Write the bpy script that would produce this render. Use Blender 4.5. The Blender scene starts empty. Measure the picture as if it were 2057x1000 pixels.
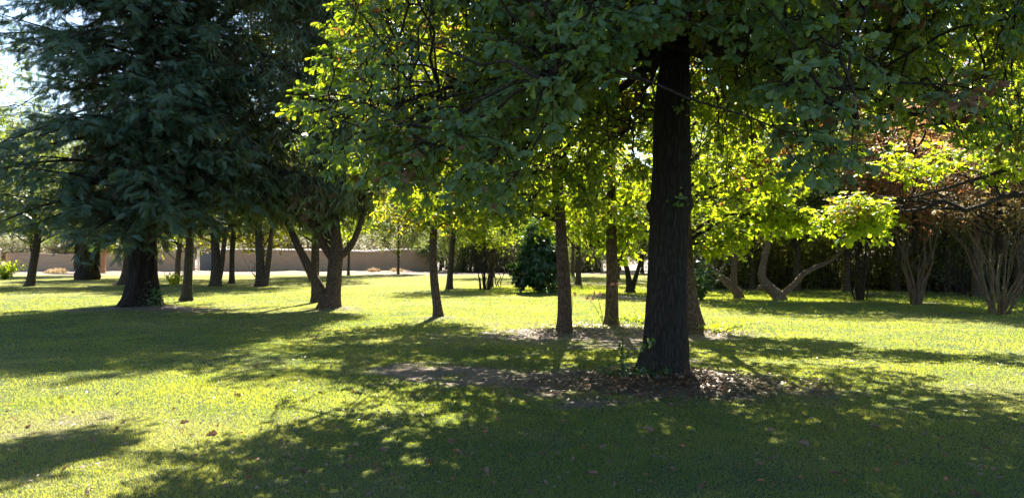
import bpy, math
import numpy as np
from mathutils import Vector

# ------------------------------------------------------------------ camera, sky, sun, exposure
SC = bpy.context.scene
F, CX, HY, CH = 1486.0, 1028.5, 515.0, 1.6          # focal length in photo pixels, centre column, horizon row, eye height
cam_d = bpy.data.cameras.new('camera'); cam = bpy.data.objects.new('camera', cam_d)
SC.collection.objects.link(cam)
cam_d.sensor_width = 36; cam_d.lens = 36 * F / 2057
cam_d.clip_start = 0.05; cam_d.clip_end = 2000
cam.location = (0, 0, CH)
cam.rotation_euler = (math.radians(90) + math.atan(15 / F), 0, 0)
SC.camera = cam

SUN_EL, SUN_AZ = math.radians(47), math.radians(3)
w = bpy.data.worlds.new('World'); SC.world = w; w.use_nodes = True
nt = w.node_tree; bg = nt.nodes['Background']
sky = nt.nodes.new('ShaderNodeTexSky'); sky.sky_type = 'NISHITA'; sky.sun_disc = False
sky.sun_elevation = SUN_EL; sky.sun_rotation = SUN_AZ; sky.dust_density = 0.8; sky.ozone_density = 2.5
nt.links.new(sky.outputs[0], bg.inputs[0]); bg.inputs[1].default_value = 0.055
sd = bpy.data.lights.new('sun', 'SUN'); sd.energy = 5.0; sd.angle = math.radians(0.5); sd.color = (1, 0.93, 0.76)
so = bpy.data.objects.new('sun', sd); SC.collection.objects.link(so)
sv = Vector((math.sin(SUN_AZ) * math.cos(SUN_EL), math.cos(SUN_AZ) * math.cos(SUN_EL), math.sin(SUN_EL)))
so.rotation_euler = sv.to_track_quat('Z', 'Y').to_euler(); so.location = (0, 0, 40)
SC.view_settings.view_transform = 'Standard'; SC.view_settings.look = 'None'
SC.view_settings.gamma = 1; SC.view_settings.exposure = 2.55
SC.render.engine = 'CYCLES'
cy = SC.cycles
cy.max_bounces = 7; cy.diffuse_bounces = 4; cy.glossy_bounces = 2; cy.transmission_bounces = 5
cy.transparent_max_bounces = 4; cy.use_denoising = True; cy.sample_clamp_indirect = 6
cy.use_adaptive_sampling = True; cy.adaptive_threshold = 0.02

# ------------------------------------------------------------------ helpers
def W(px, py, d):                                   # a point of the photo at depth d
    return np.array([(px - CX) / F * d, d, CH + (HY - py) / F * d])
def GD(py): return F * CH / (py - HY)               # depth of a ground point seen at row py
def RNG(s): return np.random.default_rng(s)
def norm(v): return v / (np.linalg.norm(v, axis=-1, keepdims=True) + 1e-9)
def _h(ix, iy, s):
    n = (ix.astype(np.int64) * 374761393 + iy.astype(np.int64) * 668265263 + s * 974634777) & 0x7fffffff
    n = ((n ^ (n >> 13)) * 1274126177) & 0x7fffffff
    return ((n ^ (n >> 16)) & 0xffff) / 65535.0
def vnoise(x, y, s=0):
    x = np.asarray(x, float); y = np.asarray(y, float)
    ix = np.floor(x); iy = np.floor(y); fx = x - ix; fy = y - iy
    fx = fx * fx * (3 - 2 * fx); fy = fy * fy * (3 - 2 * fy)
    a = _h(ix, iy, s); b = _h(ix + 1, iy, s); c = _h(ix, iy + 1, s); d = _h(ix + 1, iy + 1, s)
    return (a * (1 - fx) + b * fx) * (1 - fy) + (c * (1 - fx) + d * fx) * fy
def fbm(x, y, s=0, o=4):
    t = 0; a = 0.5
    for k in range(o):
        t = t + a * vnoise(np.asarray(x) * 2 ** k, np.asarray(y) * 2 ** k, s + k * 17); a *= 0.5
    return t
def sstep(a, b, x):
    t = np.clip((x - a) / (b - a), 0, 1); return t * t * (3 - 2 * t)

class MB:                                           # collects polygons, links them as ONE mesh object
    def __init__(s): s.v = []; s.n = 0; s.f = {3: [], 4: []}; s.a = []; s.fm = {3: [], 4: []}
    def add(s, v, tri=None, quad=None, att=None, m=0):
        v = np.asarray(v, np.float32).reshape(-1, 3)
        for k, f in ((3, tri), (4, quad)):
            if f is not None and len(f):
                f = np.asarray(f, np.int64).reshape(-1, k)
                s.f[k].append(f + s.n); s.fm[k].append(np.full(len(f), m, np.int32))
        if att is None: att = np.zeros((len(v), 2))
        s.a.append(np.asarray(att, np.float32).reshape(-1, 2))
        s.v.append(v); s.n += len(v)
    def mesh(s, name, mats, smooth=False):
        me = bpy.data.meshes.new(name)
        v = np.concatenate(s.v); me.vertices.add(len(v)); me.vertices.foreach_set('co', v.ravel())
        idx = []; tot = []; mi = []
        for k in (3, 4):
            if s.f[k]:
                f = np.concatenate(s.f[k]); idx.append(f.ravel()); tot.append(np.full(len(f), k)); mi.append(np.concatenate(s.fm[k]))
        idx = np.concatenate(idx).astype(np.int32); tot = np.concatenate(tot).astype(np.int32); mi = np.concatenate(mi)
        me.loops.add(len(idx)); me.loops.foreach_set('vertex_index', idx)
        me.polygons.add(len(tot)); st = np.zeros(len(tot), np.int32); st[1:] = np.cumsum(tot)[:-1]
        me.polygons.foreach_set('loop_start', st); me.polygons.foreach_set('loop_total', tot)
        me.polygons.foreach_set('material_index', mi)
        me.polygons.foreach_set('use_smooth', np.full(len(tot), bool(smooth)))
        a = np.concatenate(s.a)
        for k, nm in enumerate(('rnd', 'dry')):
            at = me.attributes.new(nm, 'FLOAT', 'POINT'); at.data.foreach_set('value', np.ascontiguousarray(a[:, k]))
        me.update(calc_edges=True)
        for m in (mats if isinstance(mats, (list, tuple)) else [mats]): me.materials.append(m)
        return me
def link(name, data, parent=None, loc=None):
    o = bpy.data.objects.new(name, data); SC.collection.objects.link(o)
    if parent is not None: o.parent = parent
    if loc is not None: o.location = loc
    return o
def tag(o, label, cat, group=None, kind=None):
    if label: o['label'] = label
    if cat: o['category'] = cat
    if group: o['group'] = group
    if kind: o['kind'] = kind
    return o
def thing(name, label, cat, loc, group=None, rz=0, sc=1):
    o = link(name, None, None, loc); o.rotation_euler = (0, 0, rz); o.scale = (sc, sc, sc)
    return tag(o, label, cat, group)

def tube(mb, P, R, sides=8, att=None, cap=True, m=0):
    P = np.asarray(P, float); R = np.asarray(R, float); n = len(P)
    T = norm(np.gradient(P, axis=0))
    ref = np.array([1., 0, 0]) if abs(T[:, 0]).mean() < 0.7 else np.array([0, 1., 0])
    U = norm(np.cross(T, ref)); V = np.cross(T, U)
    a = np.arange(sides) / sides * 2 * np.pi
    v = P[:, None] + R[:, None, None] * (U[:, None] * np.cos(a)[None, :, None] + V[:, None] * np.sin(a)[None, :, None])
    i = np.arange(n - 1)[:, None] * sides; j = np.arange(sides)[None]; k = (j + 1) % sides
    q = np.stack([i + j, i + k, i + sides + k, i + sides + j], -1).reshape(-1, 4)
    mb.add(v.reshape(-1, 3), quad=q, m=m)
def tubes3(mb, A, M, B, r0, r1):                    # many small three-sided twigs at once
    n = len(A)
    if n == 0: return
    T = norm(B - A); ref = np.where(np.abs(T[:, 2:3]) < 0.8, np.array([[0, 0, 1.]]), np.array([[1., 0, 0]]))
    U = norm(np.cross(T, ref)); V = np.cross(T, U)
    a = np.arange(3) / 3 * 2 * np.pi
    O = U[:, None] * np.cos(a)[None, :, None] + V[:, None] * np.sin(a)[None, :, None]
    r0 = np.broadcast_to(r0, (n,))[:, None, None]; r1 = np.broadcast_to(r1, (n,))[:, None, None]
    v = np.concatenate([A[:, None] + O * r0, M[:, None] + O * (r0 + r1) / 2, B[:, None] + O * r1], 1)
    q = []
    for s in (0, 3):
        for j in range(3): q.append([s + j, s + (j + 1) % 3, s + 3 + (j + 1) % 3, s + 3 + j])
    q = (np.arange(n)[:, None, None] * 9 + np.array(q)[None]).reshape(-1, 4)
    mb.add(v.reshape(-1, 3), quad=q)

# leaf templates: x across, y along, z out of the leaf; triangles
def half_leaf(out, cup=0.12):
    out = np.array(out); n = len(out)
    mid = np.stack([np.zeros(n), out[:, 1], np.zeros(n)], 1)
    R = np.stack([out[:, 0], out[:, 1], np.abs(out[:, 0]) * cup * 2 - out[:, 1] ** 2 * 0.10], 1)
    mid[:, 2] = -out[:, 1] ** 2 * 0.10
    L = R * np.array([-1, 1, 1])
    v = np.concatenate([mid, R, L]); t = []
    for i in range(n - 1):
        t += [[i, n + i, n + i + 1], [i, n + i + 1, i + 1], [i, 2 * n + i + 1, 2 * n + i], [i, i + 1, 2 * n + i + 1]]
    return v, np.array(t)
OAK = half_leaf([(0.015, 0), (.17, .24), (.10, .33), (.26, .47), (.16, .57), (.31, .74), (.20, .92), (.0, 1.0)])
OAKLO = half_leaf([(0.03, 0.05), (.24, .55), (.20, .85), (0, 1)])
OVAL = half_leaf([(0.0, 0), (.22, .3), (.24, .62), (0, 1)])
RND = (np.array([[0, 0, 0], [.27, .45, .04], [0, 1, 0], [-.27, .45, .04]]), np.array([[0, 1, 2], [0, 2, 3]]))
LANCE = (np.array([[0, 0, 0], [.14, .4, .02], [0, 1, 0], [-.14, .4, .02]]), np.array([[0, 1, 2], [0, 2, 3]]))
def star_leaf():
    v = [[0, 0.05, 0]]
    ang = np.radians([-135, -100, -62, -30, 0, 30, 62, 100, 135]) ; rad = [.42, .22, .52, .24, .68, .24, .52, .22, .42]
    v = [[0, 0.3, 0]] + [[math.sin(a) * r, 0.3 + math.cos(a) * r, -0.12 * r] for a, r in zip(ang, rad)] + [[0, 0, 0]]
    t = [[0, i + 1, i] for i in range(1, 9)] + [[0, 10, 9], [0, 1, 10]]
    return np.array(v), np.array(t)
STAR = star_leaf()
def spray(nl=12, L=1.0, ll=.34, wd=.030, ang=50, drp=.25):
    v = []; t = []
    def blade(a, b, w_):
        a = np.array(a); b = np.array(b); d = b - a; s = np.array([-d[1], d[0], 0]); s = s / (np.linalg.norm(s) + 1e-9) * w_
        k = len(v); v.extend([a - s * .4, a + s * .4, a + d * .5 + s, b, a + d * .5 - s]); t.extend([[k, k + 4, k + 1], [k + 1, k + 4, k + 2], [k + 4, k + 3, k + 2]])
    for i in range(nl):
        y = (i + .6) / nl * L * .95; l = ll * (1 - .55 * abs(y / L - .35)); z = -drp * y * y
        for s in (-1, 1):
            a = math.radians(ang)
            blade([0, y, z], [s * math.sin(a) * l, y + math.cos(a) * l, z - .18 * l], wd)
    blade([0, 0, 0], [0, L, -drp], wd * .8)
    return np.array(v, float), np.array(t)
SPRAY = spray(); SPRAYLO = spray(5, 1.0, .42, .08)
WEEP = spray(7, 1.0, .18, .040, 26, .1)

def leaves(mb, tpl, P, U, N, S, rng, dry=0.0, roll=0.35):
    P = np.asarray(P); n = len(P)
    if n == 0: return
    U = norm(U); N = N + rng.normal(0, roll, (n, 3)); N = norm(N - (N * U).sum(1, keepdims=True) * U); X = np.cross(U, N)
    tv, tt = tpl
    S = np.broadcast_to(S, (n,))[:, None, None]
    wv = rng.uniform(.8, 1.15, (n, 1, 1)); cz = rng.uniform(.3, 1.9, (n, 1, 1))
    v = P[:, None] + S * (X[:, None] * tv[None, :, 0:1] * wv + U[:, None] * tv[None, :, 1:2] + N[:, None] * tv[None, :, 2:3] * cz)
    f = (np.arange(n)[:, None, None] * len(tv) + tt[None]).reshape(-1, 3)
    att = np.stack([rng.random(n), np.broadcast_to(dry, (n,))], 1)
    mb.add(v.reshape(-1, 3), tri=f, att=np.repeat(att, len(tv), 0))

# ------------------------------------------------------------------ materials
def newmat(name):
    m = bpy.data.materials.new(name); m.use_nodes = True; m.node_tree.nodes.clear(); return m, m.node_tree.nodes, m.node_tree.links
def ramp(N, L, fac, stops):
    r = N.new('ShaderNodeValToRGB'); e = r.color_ramp.elements
    while len(e) < len(stops): e.new(0.5)
    for x, (p, c) in zip(e, stops): x.position = p; x.color = (*c, 1)
    L.new(fac, r.inputs[0]); return r.outputs[0]
def noise(N, L, scale, vec=None, detail=4, rough=.55, out='Fac'):
    n = N.new('ShaderNodeTexNoise'); n.inputs['Scale'].default_value = scale; n.inputs['Detail'].default_value = detail
    n.inputs['Roughness'].default_value = rough
    if vec is not None: L.new(vec, n.inputs['Vector'])
    return n.outputs[out]
def mixc(N, L, fac, a, b, mode='MIX'):
    m = N.new('ShaderNodeMix'); m.data_type = 'RGBA'; m.blend_type = mode
    for s, x in ((m.inputs[0], fac), (m.inputs[6], a), (m.inputs[7], b)):
        if hasattr(x, 'links'): L.new(x, s)
        elif isinstance(x, tuple): s.default_value = (*x, 1)
        else: s.default_value = x
    return m.outputs[2]
def math_(N, L, op, a, b=0.0, c=None):
    m = N.new('ShaderNodeMath'); m.operation = op
    for s, x in zip(m.inputs, (a, b, c)):
        if x is None: continue
        if hasattr(x, 'links'): L.new(x, s)
        else: s.default_value = x
    return m.outputs[0]
def mapping(N, L, vec, scale):
    m = N.new('ShaderNodeMapping'); m.inputs['Scale'].default_value = scale; L.new(vec, m.inputs[0]); return m.outputs[0]
def leafmat(name, c1, c2, t1, t2, dryc=(.16, .07, .03), dryt=(.30, .12, .03), tf=.45, gloss=.4, rough=.45):
    m, N, L = newmat(name)
    ar = N.new('ShaderNodeAttribute'); ar.attribute_name = 'rnd'; ad = N.new('ShaderNodeAttribute'); ad.attribute_name = 'dry'
    tc = N.new('ShaderNodeTexCoord').outputs['Object']
    ns = noise(N, L, .7, tc, 3)
    f = math_(N, L, 'ADD', math_(N, L, 'MULTIPLY', ar.outputs['Fac'], .6), math_(N, L, 'MULTIPLY_ADD', ns, 1.4, -.5))
    f = math_(N, L, 'MINIMUM', math_(N, L, 'MAXIMUM', f, 0.0), 1.0)
    col = mixc(N, L, ad.outputs['Fac'], mixc(N, L, f, c1, c2), dryc)
    tra = mixc(N, L, ad.outputs['Fac'], mixc(N, L, f, t1, t2), dryt)
    p = N.new('ShaderNodeBsdfPrincipled'); p.inputs['Roughness'].default_value = rough
    p.inputs['Specular IOR Level'].default_value = gloss
    L.new(col, p.inputs['Base Color'])
    t = N.new('ShaderNodeBsdfTranslucent'); L.new(tra, t.inputs[0])
    mx = N.new('ShaderNodeMixShader'); mx.inputs[0].default_value = tf
    L.new(p.outputs[0], mx.inputs[1]); L.new(t.outputs[0], mx.inputs[2])
    o = N.new('ShaderNodeOutputMaterial'); L.new(mx.outputs[0], o.inputs[0]); return m
def barkmat(name, c1, c2, c3, vs=(14, 14, 2.2), bump=.6):
    m, N, L = newmat(name)
    tc = N.new('ShaderNodeTexCoord').outputs['Object']
    dn = N.new('ShaderNodeTexNoise'); dn.inputs['Scale'].default_value = 2.5; L.new(tc, dn.inputs['Vector']); vm = N.new('ShaderNodeVectorMath'); vm.operation = 'MULTIPLY_ADD'; L.new(dn.outputs['Color'], vm.inputs[0]); vm.inputs[1].default_value = (.12, .12, .5); L.new(tc, vm.inputs[2]); v = mapping(N, L, vm.outputs[0], vs); n1 = noise(N, L, 1.0, v, 6, .65); n2 = noise(N, L, 1.1, tc, 4)
    vo = N.new('ShaderNodeTexVoronoi'); vo.feature = 'DISTANCE_TO_EDGE'; vo.inputs['Scale'].default_value = 1.2; L.new(v, vo.inputs['Vector'])
    cr = math_(N, L, 'MULTIPLY', math_(N, L, 'MINIMUM', math_(N, L, 'MULTIPLY', vo.outputs['Distance'], 3.0), 1.0), n1)
    col = ramp(N, L, cr, [(.02, c1), (.45, c2), (1.0, c3)])
    col = mixc(N, L, math_(N, L, 'MULTIPLY', n2, .5), col, tuple(x * .55 for x in c2))
    p = N.new('ShaderNodeBsdfPrincipled'); p.inputs['Roughness'].default_value = .9; p.inputs['Specular IOR Level'].default_value = .15
    L.new(col, p.inputs['Base Color'])
    b = N.new('ShaderNodeBump'); b.inputs['Strength'].default_value = bump; b.inputs['Distance'].default_value = .03
    L.new(cr, b.inputs['Height']); L.new(b.outputs[0], p.inputs['Normal'])
    o = N.new('ShaderNodeOutputMaterial'); L.new(p.outputs[0], o.inputs[0]); return m
def plainmat(name, c1, c2, scale=6, bump=.3, rough=.9, stretch=(1, 1, 1), dist=.02):
    m, N, L = newmat(name)
    tc = mapping(N, L, N.new('ShaderNodeTexCoord').outputs['Object'], stretch)
    n1 = noise(N, L, scale, tc, 6, .65)
    p = N.new('ShaderNodeBsdfPrincipled'); p.inputs['Roughness'].default_value = rough; p.inputs['Specular IOR Level'].default_value = .2
    L.new(ramp(N, L, n1, [(.3, c1), (.7, c2)]), p.inputs['Base Color'])
    b = N.new('ShaderNodeBump'); b.inputs['Strength'].default_value = bump; b.inputs['Distance'].default_value = dist
    L.new(n1, b.inputs['Height']); L.new(b.outputs[0], p.inputs['Normal'])
    o = N.new('ShaderNodeOutputMaterial'); L.new(p.outputs[0], o.inputs[0]); return m

M = {}
M['oak_leaf'] = leafmat('oak_leaf', (.044, .100, .060), (.075, .140, .075), (.26, .42, .012), (.58, .62, .015), tf=.46, gloss=.5, rough=.42)
M['gum_leaf'] = leafmat('gum_leaf', (.045, .11, .02), (.07, .14, .025), (.42, .58, .015), (.72, .76, .02), tf=.6)
M['dark_leaf'] = leafmat('dark_leaf', (.056, .095, .068), (.085, .13, .085), (.20, .30, .015), (.42, .48, .02), tf=.42)
M['grey_leaf'] = leafmat('grey_leaf', (.08, .12, .085), (.115, .155, .095), (.22, .30, .04), (.42, .45, .06), tf=.42)
M['redwood_needle'] = leafmat('redwood_needle', (.050, .095, .062), (.085, .135, .085), (.08, .14, .02), (.16, .20, .03), tf=.25, dryc=(.09, .05, .03), dryt=(.10, .05, .02))
M['big_leaf'] = leafmat('big_leaf', (.02, .06, .02), (.035, .085, .03), (.08, .18, .01), (.16, .28, .02), tf=.3, gloss=.6, rough=.3)
M['red_leaf'] = leafmat('red_leaf', (.22, .09, .06), (.17, .10, .05), (.75, .32, .20), (.66, .44, .12), tf=.5)
M['brown_leaf'] = leafmat('brown_leaf', (.13, .085, .05), (.10, .10, .04), (.48, .27, .10), (.42, .36, .06), tf=.5)
M['yellow_leaf'] = leafmat('yellow_leaf', (.07, .11, .02), (.12, .14, .02), (.52, .58, .02), (.74, .62, .03), tf=.55)
M['olive_leaf'] = leafmat('olive_leaf', (.12, .12, .07), (.18, .17, .09), (.25, .24, .08), (.34, .30, .10), tf=.4)
M['hedge_leaf'] = leafmat('hedge_leaf', (.06, .08, .04), (.10, .10, .055), (.24, .3, .03), (.4, .4, .06), tf=.45)
M['dry_leaf'] = leafmat('dry_leaf', (.10, .07, .05), (.20, .14, .095), (.12, .08, .04), (.2, .12, .05), dryc=(.26, .10, .04), dryt=(.25, .10, .03), tf=.2, gloss=.3)
M['straw'] = leafmat('straw', (.36, .27, .17), (.48, .38, .25), (.3, .22, .12), (.35, .26, .15), dryc=(.4, .3, .2), dryt=(.3, .2, .1), tf=.3)
M['grass'] = leafmat('grass', (.010, .070, .060), (.020, .086, .068), (.30, .40, .02), (.62, .60, .05), dryc=(.26, .23, .12), dryt=(.46, .42, .17), tf=.5, gloss=.35, rough=.45)
M['oak_bark'] = barkmat('oak_bark', (.016, .013, .011), (.055, .045, .040), (.11, .095, .085), (30, 30, 2.6), .8)
M['redwood_bark'] = barkmat('redwood_bark', (.012, .009, .008), (.040, .030, .025), (.075, .055, .045), (11, 11, 1.1), 1.0)
M['brown_bark'] = barkmat('brown_bark', (.04, .026, .018), (.15, .10, .07), (.27, .20, .14), (22, 22, 5), .8)
M['grey_bark'] = barkmat('grey_bark', (.035, .027, .02), (.12, .095, .07), (.22, .18, .14), (18, 18, 5), .7)
M['pale_bark'] = barkmat('pale_bark', (.09, .065, .045), (.22, .16, .11), (.34, .26, .19), (14, 14, 4), .4)
M['dark_bark'] = barkmat('dark_bark', (.02, .015, .012), (.06, .045, .035), (.11, .09, .07), (18, 18, 4), .7)
M['adobe'] = plainmat('adobe', (.32, .225, .15), (.44, .32, .22), 3.0, .6, stretch=(.5, .5, 2.2), dist=.05)
M['tile'] = plainmat('tile', (.42, .36, .32), (.62, .56, .50), 8)
M['stone'] = plainmat('stone', (.28, .25, .22), (.45, .41, .37), 8)
M['dark_gate'] = plainmat('dark_gate', (.10, .11, .13), (.14, .15, .17), 5, .1, .6)
M['white_post'] = plainmat('white_post', (.5, .5, .5), (.65, .65, .65), 5, .1)
M['orange_wood'] = plainmat('orange_wood', (.32, .16, .08), (.45, .25, .13), 12, .5, stretch=(3, 3, .7))
M['stem_green'] = plainmat('stem_green', (.10, .12, .04), (.18, .16, .06), 12)
M['pink'] = leafmat('pink', (.60, .25, .25), (.70, .38, .36), (.5, .2, .2), (.55, .3, .3), tf=.4)
M['thatch'] = plainmat('thatch', (.05, .045, .03), (.10, .09, .055), 12, .5)

# ------------------------------------------------------------------ ground
def bump2(x, y, cx, cy, rx, ry): return np.exp(-((x - cx) / rx) ** 2 - ((y - cy) / ry) ** 2)
def gz(x, y):
    x = np.asarray(x, float); y = np.asarray(y, float)
    z = (fbm(x * .25, y * .25, 5, 3) - .44) * .10 + (fbm(x * 1.6, y * 1.6, 9, 2) - .37) * .025
    z = z + .10 * bump2(x, y, 1.95, 9.5, .95, .8) + .16 * bump2(x, y, -11, 22.2, 1.7, 1.2) + .08 * bump2(x, y, 3.95, 16, .9, .7) \
        + .06 * bump2(x, y, -1.95, 19, .7, .6) + .06 * bump2(x, y, 1.2, 15.5, 1.2, .6) + .09 * bump2(x, y, -5.4, 22.7, 1.1, .8)
    far = sstep(60, 75, y); z = z + far * ((fbm(x * .35, y * .5, 31, 3) - .35) * .35)
    return z
SOIL_AND_FLECK = [(1.75, 9.2, 1.7, .95, 1.4), (.4, 9.5, 1.3, .8, .75), (1.3, 14.7, 2.4, 2.0, 1.15), (-1.15, 10.2, .85, .75, 1.1), (.80, 7.95, .35, .35, .9),  # last entry paints a sun fleck on the grass as bare ground
        (3.75, 8.7, .5, .35, .7), (-11, 21.7, 2.6, .9, 1.3), (-1.9, 18.7, .75, .6, .9), (5, 28.5, 2.6, 1.7, 1.0), (3.95, 15.6, 1.3, 1.0, 1.0),
        (13, 25.5, 4, 1.0, .75), (17, 31, 5, 1.6, .9), (3.1, 11.2, .6, .3, .6), (-5.3, 22.2, 1.3, .7, .6), (-4.6, 6.9, .6, .5, .45), (9, 36, 5, 3, .8), (4.5, 44, 6, 2.5, .7)]
def soil(x, y):
    s = 0
    for cx, cy_, rx, ry, k in SOIL_AND_FLECK: s = s + k * bump2(x, y, cx, cy_, rx, ry)
    s = s * .78 + (fbm(x * 2.6, y * 2.6, 3, 5) - .47) * 1.3 + (fbm(x * .45, y * .45, 8, 3) - .5) * .25
    s = np.maximum(s, sstep(60, 66, y + (fbm(x * .3, y * .3, 77) - .5) * 6 - np.clip(x, 0, 20) * .3) * 1.4)
    return s
def lush(x, y):                                     # longer uncut grass under the far right trees
    e = 20.6 - .07 * (x - 6) + (vnoise(x * .6, y * .6, 4) - .5) * 1.6
    a = sstep(0, 1.2, y - e) * sstep(5.5, 7.5, x) * (1 - sstep(33, 38, y))
    b = sstep(0, 1, y - 30.5) * (1 - sstep(0, 2, y - 38)) * sstep(-3, 0, x)
    return np.clip(np.maximum(a, b), 0, 1)
def dryg(x, y):
    return np.clip(sstep(.42, .72, fbm(x * .35 + 3, y * .35, 50, 4)) * .32 + .5 * bump2(x, y, -4.4, 7.0, 1.2, .8) + .45 * sstep(18, 55, y), 0, 1)

def grid_axis(segs):
    out = []
    for a, b, st in segs: out.append(np.arange(a, b, st))
    return np.concatenate(out + [np.array([segs[-1][1]])])
gx = grid_axis([(-400, -60, 20), (-60, -14, 1.0), (-14, 14, .12), (14, 60, 1.0), (60, 400, 20)])
gy = grid_axis([(-60, 2, 2.0), (2, 22, .12), (22, 90, .6), (90, 900, 30)])
XX, YY = np.meshgrid(gx, gy)
mb = MB(); nx, ny = len(gx), len(gy)
i = (np.arange(ny - 1)[:, None] * nx + np.arange(nx - 1)[None]).ravel()
xs, ys = XX.ravel(), YY.ravel()
mb.add(np.stack([xs, ys, gz(xs, ys)], 1), quad=np.stack([i, i + 1, i + nx + 1, i + nx], 1), att=np.stack([soil(xs, ys), dryg(xs, ys)], 1))
m, N, L = newmat('lawn')
a1 = N.new('ShaderNodeAttribute'); a1.attribute_name = 'rnd'; a2 = N.new('ShaderNodeAttribute'); a2.attribute_name = 'dry'
tc = N.new('ShaderNodeTexCoord').outputs['Object']
g1 = noise(N, L, 3.0, tc, 8, .7); g2 = noise(N, L, 40, tc, 4, .7); g3 = noise(N, L, 9, tc, 6, .7)
green = mixc(N, L, g2, (.024, .050, .030), (.075, .10, .05))
green = mixc(N, L, a2.outputs['Fac'], green, (.20, .18, .085))
dirt = mixc(N, L, g3, (.15, .115, .09), (.34, .29, .25)); g4 = noise(N, L, 75, tc, 3, .8); dirt = mixc(N, L, ramp(N, L, g4, [(.42, (0, 0, 0)), (.62, (1, 1, 1))]), dirt, (.075, .055, .042))
f = math_(N, L, 'ADD', a1.outputs['Fac'], math_(N, L, 'MULTIPLY_ADD', g3, .9, -.45))
mr = N.new('ShaderNodeMapRange'); mr.inputs['From Min'].default_value = .25; mr.inputs['From Max'].default_value = .85; L.new(f, mr.inputs['Value'])
p = N.new('ShaderNodeBsdfPrincipled'); p.inputs['Roughness'].default_value = .95; p.inputs['Specular IOR Level'].default_value = .1
L.new(mixc(N, L, mr.outputs[0], green, dirt), p.inputs['Base Color'])
b = N.new('ShaderNodeBump'); b.inputs['Strength'].default_value = .8; b.inputs['Distance'].default_value = .03
L.new(math_(N, L, 'ADD', math_(N, L, 'ADD', g2, g4), g3), b.inputs['Height']); L.new(b.outputs[0], p.inputs['Normal'])
o = N.new('ShaderNodeOutputMaterial'); L.new(p.outputs[0], o.inputs[0]); M['lawn'] = m
tag(link('ground', mb.mesh('ground', M['lawn'], True)), None, None, kind='structure')

# grass blades, one object
rng = RNG(11)
n = 2500000
d = np.exp(rng.uniform(math.log(2.6), math.log(66), n)); az = rng.uniform(-.95, .95, n)
x = np.tan(az) * d; y = d
s = soil(x, y); lu = lush(x, y); dr = dryg(x, y)
keep = rng.random(n) > np.clip(sstep(.20, .80, s) * 1.0 + .02, 0, .975); x, y, s, lu, dr = (q[keep] for q in (x, y, s, lu, dr)); n = len(x)
h = (.012 + .018 * rng.random(n) ** 1.3) * (.45 + 1.2 * fbm(x * 1.7, y * 1.7, 66, 3)) * (1 + 2.2 * lu * rng.random(n)) + .0002 * y
tuft = (vnoise(x * 2.3, y * 2.3, 91) > .86); h = np.where(tuft & (lu < .3) , h * 1.25, h)
bw = np.clip(.0016 + .00075 * y, .004, .026) * (1 + .5 * lu)
th = rng.uniform(0, 2 * np.pi, n); z = gz(x, y)
lean = rng.normal(0, .55, (n, 2)) * h[:, None]
side = np.stack([np.cos(th), np.sin(th), np.zeros(n)], 1) * bw[:, None] / 2
base = np.stack([x, y, z - .004], 1)
tip = base + np.stack([lean[:, 0], lean[:, 1], h], 1)
v = np.stack([base - side, base + side, tip], 1).reshape(-1, 3)
dd = np.clip(dr * .8 + (rng.random(n) < .05) * .5 + sstep(.1, .4, s) * .25, 0, 1) * (1 - lu * .8)
mb = MB(); mb.add(v, tri=np.arange(n * 3).reshape(-1, 3), att=np.repeat(np.stack([np.clip(.24 + .35 * rng.random(n) + .8 * (fbm(x * .8, y * .8, 140, 4) - .35), 0, 1) * (1 - .6 * lu), dd], 1), 3, 0))
tag(link('grass', mb.mesh('grass', M['grass'])), 'short mown lawn grass, longer under the trees on the right', 'grass', kind='stuff')

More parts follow.
